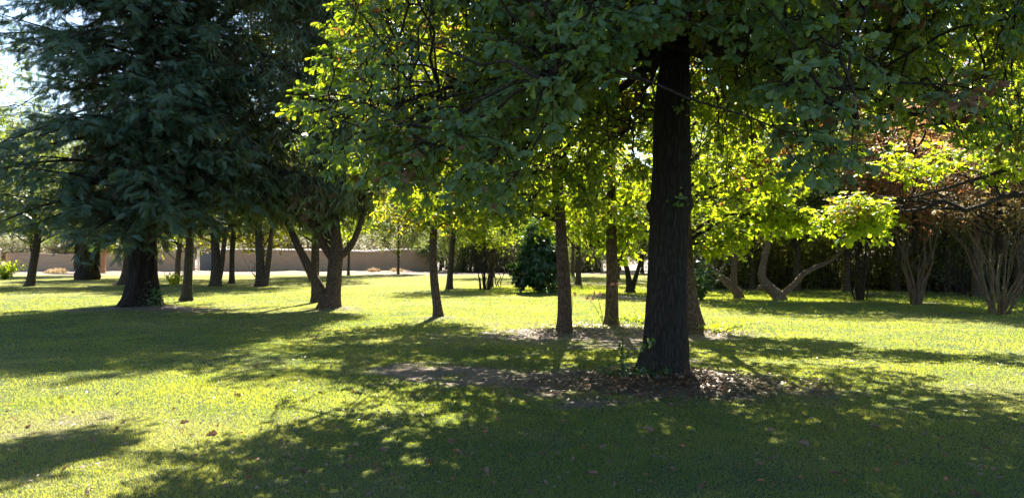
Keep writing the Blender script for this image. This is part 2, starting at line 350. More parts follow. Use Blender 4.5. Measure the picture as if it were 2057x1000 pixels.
# ------------------------------------------------------------------ tree builders
def smooth_path(pts, n):
    pts = np.asarray(pts, float); k = len(pts)
    if k < 3:
        t = np.linspace(0, 1, n)[:, None]; return pts[0] * (1 - t) + pts[-1] * t
    t = np.linspace(0, k - 1, n); out = np.zeros((n, pts.shape[1]))
    for a, tt in enumerate(t):
        i = min(int(tt), k - 2); u = tt - i
        p0 = pts[max(i - 1, 0)]; p1 = pts[i]; p2 = pts[i + 1]; p3 = pts[min(i + 2, k - 1)]
        out[a] = .5 * (2 * p1 + (p2 - p0) * u + (2 * p0 - 5 * p1 + 4 * p2 - p3) * u * u + (3 * p1 - p0 - 3 * p2 + p3) * u ** 3)
    return out
def bark_tube(mb, pts, n=60, sides=28, ridge=.05, freq=9, seed=0, flare=0.0, knots=()):
    """pts rows: x y z r ; fluted, knotty trunk surface"""
    P = smooth_path(pts, n); C = P[:, :3]; R = P[:, 3]
    T = norm(np.gradient(C, axis=0)); U = norm(np.cross(T, np.array([0, 1., .01]))); V = np.cross(T, U)
    a = np.arange(sides) / sides * 2 * np.pi
    Lg = np.concatenate([[0], np.cumsum(np.linalg.norm(np.diff(C, axis=0), axis=1))])
    A, Z = np.meshgrid(a, Lg)
    ca, sa = np.cos(A), np.sin(A)
    nz = vnoise(ca * freq + 50 + .15 * Z * freq, sa * freq + 50 + Z * 1.3, seed) - .5
    n2 = vnoise(ca * 2 + 9 + Z * .8, sa * 2 + Z * .9, seed + 3) - .5
    low = np.exp(-Z / .35) * flare
    lob = 1 + low * (.35 + .65 * (vnoise(ca * 1.9 + 7, sa * 1.9 + 3, seed + 5)))
    rr = R[:, None] * (1 + ridge * 2 * nz + .10 * n2) * lob
    for (kz, ka, kr, kh) in knots: rr = rr + kh * np.exp(-((Z - kz) / kr) ** 2 - ((np.angle(np.exp(1j * (A - ka)))) / .45) ** 2)
    v = C[:, None] + rr[..., None] * (U[:, None] * ca[..., None] + V[:, None] * sa[..., None])
    i = np.arange(n - 1)[:, None] * sides; j = np.arange(sides)[None]; k = (j + 1) % sides
    mb.add(v.reshape(-1, 3), quad=np.stack([i + j, i + k, i + sides + k, i + sides + j], -1).reshape(-1, 4))

def bez(P0, C, T, n, rng, wob):
    t = np.linspace(0, 1, n)[:, None]
    p = P0 * (1 - t) ** 2 + C * 2 * t * (1 - t) + T * t * t
    return p + rng.normal(0, wob, (n, 3)) * (t * (1 - t) * 4)
def crown(rng, axis, targets, nprim, cr, twigs, lpt, size, tpl, mleaf, zfirst, rise=.5, arch=.15, droop=.25, flat=.7,
          rk=1.0, out_n=.5, dryp=.05, lo=None, lo_above=99, keepfn=None, twr=.004, dryfn=None, drop_twig=0.1):
    """axis: trunk centre line (n,3). Returns (branch MB, leaf MB)."""
    B = MB(); Lm = MB(); T = np.asarray(targets, float); K = len(T)
    az = axis[:, 2]
    chosen = [int(rng.integers(K))]; dist = np.linalg.norm(T - T[chosen[0]], axis=1)
    while len(chosen) < min(nprim, K):
        c = int(np.argmax(dist)); chosen.append(c); dist = np.minimum(dist, np.linalg.norm(T - T[c], axis=1))
    def trunk_at(z):
        z = min(max(z, zfirst), az.max() - .05); k = int(np.argmin(np.abs(az - z))); return axis[k]
    samp = []; endd = np.zeros((K, 3)); done = set()
    for c in chosen:
        hd = np.linalg.norm(T[c, :2] - trunk_at(T[c, 2])[:2]); P0 = trunk_at(T[c, 2] - rise * hd)
        Ln = np.linalg.norm(T[c] - P0); C = P0 + (T[c] - P0) * .5 + np.array([0, 0, arch * Ln])
        p = bez(P0, C, T[c], 15, rng, .03 * Ln ** .5); r = np.linspace(.013 * Ln + .012, .008, 15) * rk
        tube(B, p, r, 6); samp.append(p[3:]); endd[c] = norm(p[-1] - p[-3]); done.add(c)
    S = np.concatenate(samp) if samp else axis
    ctr = axis[:, :2].mean(0)
    for c in range(K):
        if c in done: continue
        dd_ = np.linalg.norm(S - T[c], axis=1) + .25 * np.maximum(0, np.linalg.norm(S[:, :2] - ctr, axis=1) - np.linalg.norm(T[c, :2] - ctr)) * 2
        P0 = S[int(rng.choice(np.argsort(dd_)[:7]))]; Ln = np.linalg.norm(T[c] - P0) + 1e-3
        p = bez(P0, P0 + (T[c] - P0) * .5 + np.array([0, 0, arch * Ln]), T[c], 6, rng, .04 * Ln ** .5)
        tube(B, p, np.linspace(.006 * Ln + .006, .005, 6) * rk, 4); endd[c] = norm(p[-1] - p[-2])
    cl = np.repeat(np.arange(K), twigs); nT = len(cl)
    crs = cr * rng.uniform(.65, 1.25, K)[cl]
    rv = norm(rng.normal(0, 1, (nT, 3))) * rng.uniform(.35, 1, (nT, 1)) ** .5
    A = T[cl] - endd[cl] * (rng.random((nT, 1)) * .7) * crs[:, None]
    E = T[cl] + rv * np.array([1, 1, flat]) * crs[:, None] + np.array([0, 0, -1]) * (drop_twig * rng.random((nT, 1)) * crs[:, None])
    Mid = (A + E) / 2 + np.array([0, 0, .12]) * crs[:, None]
    cdry = (rng.random(K) < dryp)[cl]
    if keepfn is not None:
        k = keepfn(E); A, E, Mid, cl, crs, cdry = A[k], E[k], Mid[k], cl[k], crs[k], cdry[k]; nT = len(cl)
    tubes3(B, A, Mid, E, twr * 1.6 * rk ** .5, twr * .6 * rk ** .5)
    td = norm(E - A)
    li = np.repeat(np.arange(nT), lpt); nL = len(li); ros = rng.random(nL) < .5
    t = np.where(ros, 1.0, rng.uniform(.25, 1, nL))[:, None]
    P = A[li] * (1 - t) ** 2 + Mid[li] * 2 * t * (1 - t) + E[li] * t * t
    ang = rng.uniform(0, 2 * np.pi, nL)
    hz = np.stack([np.cos(ang), np.sin(ang), np.zeros(nL)], 1)
    Ud = norm(td[li] * .7 + hz * .9 + np.array([0, 0, -droop]) + rng.normal(0, .15, (nL, 3)))
    P = P + Ud * size * .12
    outw = P - np.array([ctr[0], ctr[1], 0]); outw[:, 2] = 0; outw = norm(outw)
    Nn = np.array([0, 0, 1.0]) * (1 - out_n * .5) + outw * out_n
    Sz = size * rng.uniform(.5, 1.2, nL)
    dry = (cdry[li] & (rng.random(nL) < .8)) * rng.uniform(.6, 1, nL) + (rng.random(nL) < .012)
    if dryfn is not None: dry = np.maximum(dry, dryfn(P, rng))
    dry = np.clip(dry, 0, 1)
    hi = P[:, 2] < lo_above
    leaves(Lm, tpl, P[hi], Ud[hi], Nn[hi], Sz[hi], rng, dry[hi])
    if lo is not None: leaves(Lm, lo, P[~hi], Ud[~hi], Nn[~hi], Sz[~hi] * 1.15, rng, dry[~hi])
    return B, Lm
def ell_targets(rng, ells, spacing=.5):
    """points through the volume of ellipsoids (cx,cy,cz,rx,ry,rz,count), biased to the shell"""
    out = []
    for cx, cy_, cz, rx, ry, rz, k in ells:
        u = norm(rng.normal(0, 1, (k, 3))); r = rng.uniform(.25, 1, (k, 1)) ** .55
        out.append(np.array([cx, cy_, cz]) + u * r * np.array([rx, ry, rz]))
    return np.concatenate(out)
def place_tree(name, label, cat, base, parts, group=None):
    """parts: list of (name, MB, material, smooth) in world space; moved to the thing's own origin"""
    root = thing(name, label, cat, tuple(base), group)
    for nm, m_, mat, sm in parts:
        me = m_.mesh(nm, mat, sm)
        co = np.empty(len(me.vertices) * 3, np.float32); me.vertices.foreach_get('co', co)
        co = co.reshape(-1, 3) - np.asarray(base, np.float32); me.vertices.foreach_set('co', co.ravel()); me.update()
        link(nm, me, root)
    return root

# ------------------------------------------------------------------ the big oak
D0 = 9.6
rows = [(1322, 782, 146), (1327, 768, 118), (1330, 752, 103), (1333, 725, 92), (1336, 695, 87), (1337, 650, 81), (1339, 590, 76), (1342, 500, 74),
        (1345, 430, 76), (1348, 400, 77), (1349, 330, 72), (1350, 250, 70), (1352, 180, 66), (1360, 90, 54), (1367, 0, 46), (1372, -120, 40), (1378, -300, 34), (1380, -600, 24), (1384, -1000, 12), (1390, -1300, 4)]
P = []
for a, b_, c in rows:
    q = W(a, b_, D0); P.append([q[0], q[1], q[2], c / 2 / F * D0])
ob = np.array([P[0][0], D0, 0.0])
rng = RNG(2)
tb = MB(); bark_tube(tb, P, 420, 130, .045, 15, 3, .42, knots=[(2.42, 3.14, .07, .05), (2.36, 0.1, .08, .06), (3.1, 3.1, .1, .02)])
axis = smooth_path(P, 80)[:, :3]
def oak_R(h): return np.interp(h, [2.2, 3.2, 5, 8, 11, 12.6], [4.4, 4.6, 4.1, 3.4, 2.2, .6])
ox = axis[20, 0]
def oak_bottom(x, y):                                # underside of the crown: high near the trunk and towards the viewer, hanging low at the left and far side
    dx = x - ox; dy = y - D0; r = np.hypot(dx, dy); a = np.arctan2(dy, dx)
    b_ = 3.25 - 1.0 * sstep(1.0, 4.2, r) + .48 * np.exp(-((x - .22 * y) / .42) ** 2) * (y < D0)
    b_ = b_ + .95 * sstep(-1.1, -2.9, x) + .60 * sstep(2.6, 3.6, x)
    b_ = b_ - .12 * sstep(.2, 1.0, -np.cos(a)) * sstep(2, 4, r)
    b_ = b_ + .38 * sstep(.0, .06, x / y) * (x < ox) * (y < 9)
    return b_ + (vnoise(x * 1.3, y * 1.3, 71) - .5) * .6
K = 2450
tg = []
while len(tg) < K:
    h = 2.2 + 10 * rng.random() ** 1.7; r = oak_R(h) * (rng.uniform(.12, 1)) ** .6; a = rng.uniform(0, 2 * np.pi); r = r * (1 + .22 * max(0, math.cos(a)) * (h > 4.2))
    x_ = ox + r * math.cos(a); y_ = D0 + r * math.sin(a)
    if h < oak_bottom(x_, y_) + .12: continue
    if x_ > 2.4 and rng.random() < (.64 if h < 4.0 else 0): continue
    if x_ < -.4 and h > 3.0 and rng.random() < (.72 if y_ > D0 + .8 else .35): continue
    if y_ > D0 and h < 3.8 and rng.random() < .4: continue
    if h > 5.2 and x_ < 0 and rng.random() < .22: continue
    tg.append((x_, y_, h))
tg += [tuple(q) for q in ell_targets(rng, [(-3.45, 13.1, 7.6, .35, .75, .4, 26)])]  # detached clump out of view, added to cast the lower-left shade bulge
def oak_keep(E): return (E[:, 2] > oak_bottom(E[:, 0], E[:, 1])) & (E[:, 1] > 4.3)
def oak_dry(P, rng):
    f = sstep(.62, .74, vnoise(P[:, 0] * 1.1 + 5, P[:, 2] * 1.6 + P[:, 1] * .7, 33))
    inner = 1 - sstep(2.0, 4.2, np.hypot(P[:, 0] - ox, P[:, 1] - D0))
    right = sstep(2.6, 4, P[:, 0])
    return f * (rng.random(len(P)) < (.15 + .35 * inner + .45 * right)) * .95
B, Lm = crown(rng, axis, tg, 48, .42, 11, 14, .092, OAK, None, 4.35, rise=.5, arch=.10, droop=.35, out_n=.8, dryp=.03,
              lo=OAKLO, lo_above=6.3, keepfn=oak_keep, rk=1.15, dryfn=oak_dry, drop_twig=.5)
# bare hanging twigs under the crown
for k in range(46):
    a = rng.uniform(0, 2 * np.pi); r = rng.uniform(.8, 4.4); x_ = ox + r * math.cos(a); y_ = D0 + r * math.sin(a)
    if y_ < 6: continue
    z0 = 3.7 + rng.random() * .8; ln = rng.uniform(.7, 1.7)
    p0 = np.array([x_, y_, z0]); q = [p0]
    for j in range(7): q.append(q[-1] + np.array([rng.normal(0, .05) + .03 * math.cos(a), rng.normal(0, .05), -ln / 7]))
    tube(B, q, np.linspace(.010, .003, 8), 4)
# small shoots growing on the trunk itself
for (px, py, hh) in ((1365, 400, .1), (1300, 690, .1), (1368, 215, .12)):
    q = W(px, py, D0 - .33); k = 14
    leaves(Lm, OAK, q + rng.normal(0, .06, (k, 3)), rng.normal(0, 1, (k, 3)) + np.array([0, -.3, -.2]), np.tile([0, -1., .4], (k, 1)), rng.uniform(.05, .09, k), rng)
root = place_tree('oak_tree', 'big oak with thick dark furrowed trunk at right, its broad leafy crown filling the top', 'tree', ob,
           [('trunk', tb, M['oak_bark'], True), ('branches', B, M['dark_bark'], True), ('crown', Lm, M['oak_leaf'], False)])
kb = MB(); kp = W(1366, 401, D0) + np.array([0, -.262, 0])
a = np.arange(12) / 12 * 2 * np.pi
ring = np.stack([np.cos(a) * .028, np.zeros(12), np.sin(a) * .028], 1)
kb.add(np.concatenate([ring + [0, .03, 0], ring * .95 + [0, -.006, 0], [[0, -.008, 0]]]) + kp - ob, quad=[[j, (j + 1) % 12, 12 + (j + 1) % 12, 12 + j] for j in range(12)], tri=[[24, 12 + (j + 1) % 12, 12 + j] for j in range(12)])
link('cut_branch_stub', kb.mesh('cut_branch_stub', M['pale_bark'], False), [c for c in root.children if c.name.startswith('trunk')][0])

# ------------------------------------------------------------------ redwood
def conifer(rng, base, H, R0, h0, tpl, tlo, sp, per, lvl, trunk_rows, sag=.34, az0=0, up=.10, sub=.16, power=.75, spr=1.0):
    B = MB(); Lm = MB(); P_, U_, S_, D_ = [], [], [], []
    h = h0; bx, by = base[:2]
    A_, M_, E_ = [], [], []
    while h < H - .5:
        Rh = R0 * (1 - (h - h0) / (H - h0)) ** power * (1.0 if h > h0 + .8 else .92)
        for k in range(per):
            a = rng.uniform(0, 2 * np.pi); Ln = Rh * rng.uniform(.45, 1.15)
            dr_ = np.array([math.cos(a), math.sin(a), 0]); sd_ = np.array([-dr_[1], dr_[0], 0])
            t = np.linspace(0, 1, 8)[:, None]; sg = sag * rng.uniform(.4, 1.6); upk = up * rng.uniform(.3, 1.6)
            p = np.array([bx, by, h + rng.uniform(-.2, .2)]) + dr_ * Ln * t + sd_ * (rng.normal(0, .12) * Ln * t * t) + np.array([0, 0, 1]) * (Ln * (upk * t - sg * t * t + .12 * t ** 3))
            tube(B, p, np.linspace(.012 * Ln + .012, .006, 8), 5)
            ns = max(5, int(Ln / sub)); tt = rng.uniform(.12, 1, ns); sgn = np.where(np.arange(ns) % 2, 1, -1)
            q = np.stack([np.interp(tt, t[:, 0], p[:, c]) for c in range(3)], 1)
            bl = .36 * Ln * (1.05 - tt * .75) * rng.uniform(.6, 1.2, ns)
            bd = norm(dr_ * .75 + sd_ * sgn[:, None] * rng.uniform(.4, 1.1, (ns, 1)) + np.array([0, 0, -.22]) + rng.normal(0, 1, (ns, 3)) * [.15, .15, .38])
            e = q + bd * bl[:, None] + np.array([0, 0, -.12]) * bl[:, None]
            A_.append(q); E_.append(e); M_.append((q + e) / 2 + np.array([0, 0, .04]))
            for j in range(ns):
                m_ = max(2, int(bl[j] / (.13 * spr)) + 1); u = np.linspace(.2, 1, m_)[:, None]
                P_.append(q[j] * (1 - u) + e[j] * u); s2 = np.where(np.arange(m_) % 2, 1, -1)[:, None]
                lat = norm(np.cross(bd[j], [0, 0, 1.]))
                U_.append(bd[j] * .8 + lat * s2 * rng.uniform(.2, .9, (m_, 1)) + np.array([0, 0, -.25]) + rng.normal(0, .35, (m_, 3)))
                D_.append((tt[j] < .35) * np.ones(m_))
        h += lvl
    A_, M_, E_ = (np.concatenate(z) for z in (A_, M_, E_)); tubes3(B, A_, M_, E_, .006, .003)
    P_, U_, D_ = np.concatenate(P_), np.concatenate(U_), np.concatenate(D_); n = len(P_)
    Nn = np.tile([0, -.25, 1.], (n, 1)); hi = P_[:, 2] < 11
    dry = D_ * (rng.random(n) < .5) * .8
    S = sp * rng.uniform(.6, 1.25, n)
    leaves(Lm, tpl, P_[hi], U_[hi], Nn[hi], S[hi], rng, dry[hi], .8); leaves(Lm, tlo, P_[~hi], U_[~hi], Nn[~hi], S[~hi] * 1.2, rng, dry[~hi])
    return B, Lm
rng = RNG(5); D1 = 22.2
rows = [(283, 630, 110), (284, 618, 84), (285, 600, 66), (286, 575, 58), (287, 540, 52), (288, 490, 48), (290, 400, 44), (292, 250, 38), (290, 100, 33), (290, 0, 30), (290, -250, 22), (290, -600, 8), (290, -700, 2)]
P = [[*W(a, b_, D1), c / 2 / F * D1] for a, b_, c in rows]
tb = MB(); bark_tube(tb, P, 160, 72, .11, 5, 21, .35)
rb = np.array([P[0][0], D1, 0])
B, Lm = conifer(rng, rb, 20, 4.45, 2.75, SPRAY, SPRAYLO, .25, 8, .27, rows, sag=.42, up=.22, power=.42, spr=.75)
iv = MB(); k = 260
q = np.array([rb[0] + .55, D1 - .35, .3]) + rng.normal(0, 1, (k, 3)) * [.22, .15, .22]
leaves(iv, OVAL, q, rng.normal(0, 1, (k, 3)), np.tile([.2, -1, .5], (k, 1)), rng.uniform(.06, .10, k), rng)
place_tree('redwood_tree', 'tall dark conifer with flared fluted trunk and drooping needle sprays at left', 'tree', rb,
           [('trunk', tb, M['redwood_bark'], True), ('branches', B, M['dark_bark'], True), ('crown', Lm, M['redwood_needle'], False)])
place_tree('ivy', 'leafy ivy clump climbing the foot of the dark redwood trunk', 'plant', (rb[0] + .55, D1 - .35, 0), [('leaves', iv, M['big_leaf'], False)])

# ------------------------------------------------------------------ middle trees with their own trunks
def px_path(rows, d0, dd=None):
    out = []
    for k, r in enumerate(rows):
        d = d0 + (r[3] if len(r) > 3 else 0); out.append([*W(r[0], r[1], d), r[2] / 2 / F * d])
    return out
def mid_tree(seed, name, label, d, trunks, ells, leaf, tpl, size, nprim=16, cr=.5, twigs=10, lpt=7, bark='brown_bark', zfirst=2.0, rise=.5,
             arch=.12, droop=.3, flat=.7, out_n=.5, dryp=.03, group=None, ridge=.05, flare=.35, keepfn=None, axis_i=0, drop_twig=.2, lo=None, lo_above=99, rk=1.0, cat='tree', dx=0):
    rng = RNG(seed); tb = MB(); paths = []
    for k, t in enumerate(trunks):
        p = px_path(t, d); paths.append(p)
        bark_tube(tb, p, 70, 30, ridge, 7, seed + k, flare if k == 0 or t[0][1] > HY + 40 else 0)
    ax = smooth_path(paths[axis_i], 60)[:, :3]
    e2 = [(( (cx - CX) / F * (d + oy)), d + oy, cz, rx, ry, rz, kk) for (cx, oy, cz, rx, ry, rz, kk) in ells]
    base = np.array([paths[0][0][0], d, 0.0])
    B, Lm = crown(rng, ax, ell_targets(rng, e2), nprim, cr, twigs, lpt, size, tpl, None, zfirst, rise, arch, droop, flat, rk, out_n, dryp,
                  keepfn=keepfn, drop_twig=drop_twig, lo=lo, lo_above=lo_above)
    return place_tree(name, label, cat, base, [('trunk', tb, M[bark], True), ('branches', B, M['dark_bark'], True), ('crown', Lm, M[leaf], False)], group)

# forked cypress-like tree (V trunk) with weeping grey-green foliage
mid_tree(31, 'forked_pine_tree', 'dark tree with V-shaped forked trunk and weeping grey-green foliage', 22.6,
         [[(662, 628, 48), (664, 612, 40), (670, 580, 29), (674, 530, 27), (676, 500, 24), (672, 440, 17), (664, 330, 14), (652, 180, 11), (648, 20, 8), (646, -80, 4)],
          [(658, 622, 26), (650, 600, 24), (632, 560, 20), (612, 520, 16), (592, 480, 13), (560, 400, 10, 1), (530, 300, 7, 1), (500, 200, 4, 1)],
          [(670, 520, 18), (655, 500, 15), (640, 470, 12), (622, 420, 9, -.5), (600, 350, 6, -1)],
          [(678, 515, 18), (695, 505, 14), (712, 480, 12), (730, 430, 9), (740, 370, 7), (745, 300, 5)]],
         [(560, 0, 6.8, 2.8, 2.4, 3.6, 130), (480, -.5, 4.4, 1.8, 1.8, 1.4, 40), (670, .5, 8.0, 1.9, 2.0, 3.4, 150), (700, 0, 4.0, 1.2, 1.5, 1.3, 60), (600, 0, 3.6, 2.4, 1.6, .9, 100), (590, 0, 11.4, 3.2, 2.6, 2.4, 200)],  # last lobe, above view, added to lengthen the shade on the left lawn
         'grey_leaf', WEEP, .24, nprim=26, cr=.55, twigs=13, lpt=9, bark='brown_bark', zfirst=1.6, droop=.9, flat=.8, dryp=.04, ridge=.10, drop_twig=.6, rk=1.3)
mid_tree(32, 'evergreen_tree', 'dark small-leaved evergreen with straight brown trunk just behind the forked tree', 26,
         [[(634, 606, 20), (634, 590, 17), (633, 540, 16), (634, 480, 15), (632, 400, 12), (630, 200, 9), (630, 50, 5)]],
         [(600, .5, 7.2, 3.3, 2.6, 3.6, 60), (520, 1, 11.0, 3.6, 2.6, 3.4, 200), (570, 1, 14.6, 4.4, 3.0, 3.2, 260)], 'dark_leaf', RND, .12, cr=.7, twigs=12, lpt=12, zfirst=3, bark='grey_bark', out_n=.7)  # top lobe out of view, placed so its shadow covers the left lawn
mid_tree(33, 'evergreen_tree', 'dark broadleaf tree on a thin grey trunk just right of the redwood', 26.8,
         [[(374, 604, 24), (376, 590, 19), (378, 550, 17), (381, 490, 16), (384, 420, 13), (390, 300, 10), (400, 100, 6)]],
         [(460, -3.8, 4.1, 2.3, 1.6, 1.4, 90), (530, -3.5, 6.3, 1.7, 1.5, 1.2, 46), (400, 0, 5.6, 3.0, 2.4, 2.9, 60), (420, .4, 10.5, 3.2, 2.6, 3.9, 170), (530, .4, 14.8, 4.2, 3.0, 3.4, 260)], 'grey_leaf', OVAL, .125, cr=.65, twigs=12, lpt=11, zfirst=2.6, bark='grey_bark', out_n=.8)  # highest lobe, above view, shifted right to shade the left lawn

# the three sweetgums and neighbours in the middle
mid_tree(41, 'sweetgum_tree', 'slim brown sweetgum leaning slightly left, its trunk shadow falling straight down on bare earth', 15.3,
         [[(1132, 676, 40), (1133, 664, 32), (1134, 640, 28), (1134, 600, 27), (1131, 540, 25), (1128, 480, 23), (1124, 400, 20), (1120, 330, 17), (1116, 230, 13), (1112, 100, 9), (1110, -50, 4)]],
         [(1112, 0, 5.0, 1.8, 1.8, 2.3, 55), (1010, .8, 3.2, 1.5, 1.3, .9, 60), (1090, .5, 2.8, .9, .9, .6, 26)], 'gum_leaf', STAR, .13, cr=.42, twigs=7, lpt=7, zfirst=2.3)
mid_tree(42, 'sweetgum_tree', 'straight slim brown trunk with yellow-green leaves, nearest behind the left side of the oak', 17.6,
         [[(1227, 656, 36), (1228, 645, 27), (1229, 600, 24), (1229, 520, 22), (1228, 420, 19), (1226, 300, 15), (1224, 150, 10), (1224, 0, 5)]],
         [(1228, 0, 5.4, 2.2, 2.0, 2.6, 65), (1200, .5, 3.1, 1.6, 1.3, .9, 70), (1262, .3, 2.4, .6, .8, .7, 24), (1190,.3,2.3,.5,.6,.6,18)], 'gum_leaf', STAR, .13, cr=.42, twigs=7, lpt=7, zfirst=1.9)
mid_tree(43, 'sweetgum_tree', 'brown trunk half hidden by the oak trunk, bright star-leaved branches spreading right', 16.0,
         [[(1386, 664, 66), (1387, 652, 50), (1385, 630, 42), (1381, 590, 36), (1376, 520, 32), (1372, 420, 28), (1370, 300, 22), (1368, 150, 14), (1366, 0, 6)],
          [(1376, 480, 10), (1392, 464, 9), (1418, 448, 7), (1450, 434, 5.5), (1490, 430, 4.5), (1530, 436, 3.5), (1570, 432, 2)]],
         [(1470, 0, 3.1, 1.7, 1.3, 1.0, 80), (1560, -.2, 2.4, .75, .8, .34, 26), (1450, 0, 2.1, .65, .7, .5, 26), (1440, .3, 5.0, 2.2, 2.0, 1.8, 36)], 'gum_leaf', STAR, .13, cr=.40, twigs=8, lpt=7, zfirst=1.9, axis_i=0, dryp=.0)
mid_tree(44, 'pine_tree', 'slim curved brown trunk on a small earth mound, left of centre on the sunny lawn', 19,
         [[(882, 646, 34), (881, 636, 22), (878, 610, 17), (872, 560, 16), (870, 500, 15), (872, 450, 14), (878, 380, 12), (884, 250, 9), (886, 100, 5)]],
         [(880, 0, 5.6, 2.3, 2.0, 2.6, 230), (870, .2, 3.0, 1.5, 1.3, .7, 60), (960, 0, 6.0, 2.0, 1.8, 2.0, 70), (900, 0, 8.4, 2.8, 1.8, 1.5, 150)], 'yellow_leaf', OVAL, .11, cr=.45, twigs=8, lpt=8, zfirst=2.2, bark='brown_bark')  # last lobe added to shade the lawn left of the oak's shadow
mid_tree(45, 'pine_tree', 'thin leaning trunk in the sun behind the curved trunk, with pale drooping foliage', 36,
         [[(903, 584, 18), (903, 575, 13), (905, 540, 11), (908, 500, 11), (912, 440, 9), (916, 330, 6), (916, 250, 3)]],
         [(912, 0, 5.2, 2.4, 2.2, 2.6, 90)], 'grey_leaf', WEEP, .34, cr=.7, twigs=9, lpt=6, zfirst=2.5, droop=.9, bark='grey_bark')

mid_tree(46, 'oak_tree', 'oak standing beyond the right edge, with low sunlit boughs of bright leaves reaching in', 14.2,
         [[(2260, 700, 60), (2262, 670, 44), (2262, 560, 36), (2262, 420, 32), (2256, 200, 26), (2250, -80, 14)], [(2260, 330, 14), (2160, 300, 11), (2060, 330, 9), (1960, 360, 7), (1860, 390, 5), (1760, 410, 3)]],
         [(1722, 0, 2.45, .55, .6, .42, 26), (1840, 0, 3.4, .8, .9, .35, 12), (2020, 0, 3.5, .9, 1.0, .4, 14), (2100, 0, 5.2, 2.0, 2.0, 1.4, 50), (2250, 0, 5.4, 3.2, 2.6, 2.6, 110), (1960, 0, 7.8, 3.6, 2.2, 1.6, 170), (2050, 0, 10.5, 3.6, 2.6, 2.0, 150)], 'gum_leaf', OAK, .12, cr=.40, twigs=9, lpt=8, zfirst=2.6, bark='dark_bark', out_n=.7, drop_twig=.4)  # two highest lobes, above view, added to shade the right foreground

# ------------------------------------------------------------------ farther trees: three shared crowns, own trunks
def crown_lib(seed, leaf, tpl, size, H, R, h0, K, cr, twigs, lpt, out_n=.6, droop=.3, dryp=.03):
    rng = RNG(seed); ax = np.stack([np.zeros(40), np.zeros(40), np.linspace(h0 - .6, H - .4, 40)], 1)
    c = (H + h0) / 2
    T = ell_targets(rng, [(0, 0, c, R, R, (H - h0) / 2, K), (0, 0, h0 + (H - h0) * .28, R * 1.05, R * 1.05, (H - h0) * .22, K // 3)])
    B, Lm = crown(rng, ax, T, 18, cr, twigs, lpt, size, tpl, None, h0 - .4, .5, .12, droop, .75, 1.0, out_n, dryp)
    tube(B, ax, np.linspace(.10, .02, 40), 7)
    return B.mesh('branches', M['dark_bark'], True), Lm.mesh('crown', M[leaf], False)
LIB = {
 'dark': crown_lib(101, 'dark_leaf', RND, .15, 9.5, 3.0, 2.7, 170, .8, 11, 10),
 'dark2': crown_lib(102, 'dark_leaf', LANCE, .20, 11, 3.3, 3.0, 190, .8, 11, 10),
 'olive': crown_lib(103, 'olive_leaf', LANCE, .24, 6.5, 3.0, 1.2, 110, .9, 10, 9),
 'green': crown_lib(104, 'gum_leaf', RND, .16, 8.5, 3.0, 2.2, 105, .7, 10, 8),
 'yellow': crown_lib(105, 'yellow_leaf', RND, .16, 8.5, 3.0, 2.0, 100, .7, 10, 8),
 'red': crown_lib(106, 'red_leaf', RND, .15, 8.0, 2.6, 2.4, 140, .65, 10, 8),
 'brown': crown_lib(107, 'brown_leaf', LANCE, .13, 5.6, 2.0, 2.5, 120, .5, 10, 8),
}
def far_tree(name, label, d, rows, lib, sc=(1, 1, 1), bark='grey_bark', extra=(), rz=0, group=None, seed=0):
    tb = MB(); p = px_path(rows, d); bark_tube(tb, p, 40, 16, .06, 6, seed + int(rows[0][0]), .35)
    for e in extra: bark_tube(tb, px_path(e, d), 30, 12, .06, 6, seed + 1 + int(e[0][0]), 0)
    base = np.array([p[0][0], d, 0.0]); root = place_tree(name, label, 'tree', base, [('trunk', tb, M[bark], True)], group)
    if lib:
        top = np.array(p[-1][:3]) - base
        for nm, me in zip(('branches', 'crown'), LIB[lib]):
            o_ = link(nm, me, root, (top[0] * .6, top[1], 0)); o_.scale = sc; o_.rotation_euler = (0, 0, rz)
    return root
far_tree('evergreen_tree', 'leaning dark trunk nearest the left edge in front of the adobe wall', 39.6, [(60, 580, 26), (62, 568, 17), (66, 540, 15), (72, 500, 14), (76, 470, 12), (80, 420, 9)], 'dark', (1.1, 1.1, .9), rz=1)
far_tree('evergreen_tree', 'leaning trunk half hidden just left of the redwood trunk', 41, [(244, 577, 30), (249, 567, 19), (255, 540, 16), (258, 500, 15), (262, 450, 12), (264, 420, 9)], 'dark2', (1, 1, .85), rz=2)
far_tree('evergreen_tree', 'thin pale trunk with a tuft of grass at its foot, right of the redwood', 43, [(355, 575, 16), (356, 560, 11), (358, 520, 10), (362, 480, 9), (362, 440, 7)], 'dark', (.9, .9, .9), bark='pale_bark', rz=3)
far_tree('evergreen_tree', 'dark trunk forking low into two stems, left of the mound-based tree', 40, [(433, 580, 30), (434, 568, 22), (434, 530, 18), (432, 480, 16), (430, 430, 12)], 'dark2', (1, 1, .8),
         extra=[[(440, 560, 12), (446, 530, 10), (450, 490, 9), (454, 440, 7)]], rz=4)
far_tree('evergreen_tree', 'slim upright trunk right of the low-forking dark trunk', 43, [(464, 575, 17), (466, 562, 11), (466, 520, 10), (468, 480, 10), (468, 430, 7)], 'dark', (.95, .95, 1), rz=5)
far_tree('evergreen_tree', 'dark twin-stemmed trunk growing from an earth mound left of the forked tree', 40, [(522, 580, 40), (524, 570, 22), (522, 530, 16), (520, 480, 14), (518, 430, 10)], 'dark2', (1.1, 1.1, .9),
         extra=[[(530, 575, 18), (537, 540, 13), (542, 500, 10), (546, 450, 8)]], rz=6)
far_tree('fir_tree', 'small trunk seen on the lawn between the slim sweetgum trunks', 42, [(1161, 576, 18), (1162, 566, 12), (1162, 540, 10), (1162, 500, 9), (1162, 440, 7)], 'green', (.9, .9, .9), rz=2.2)
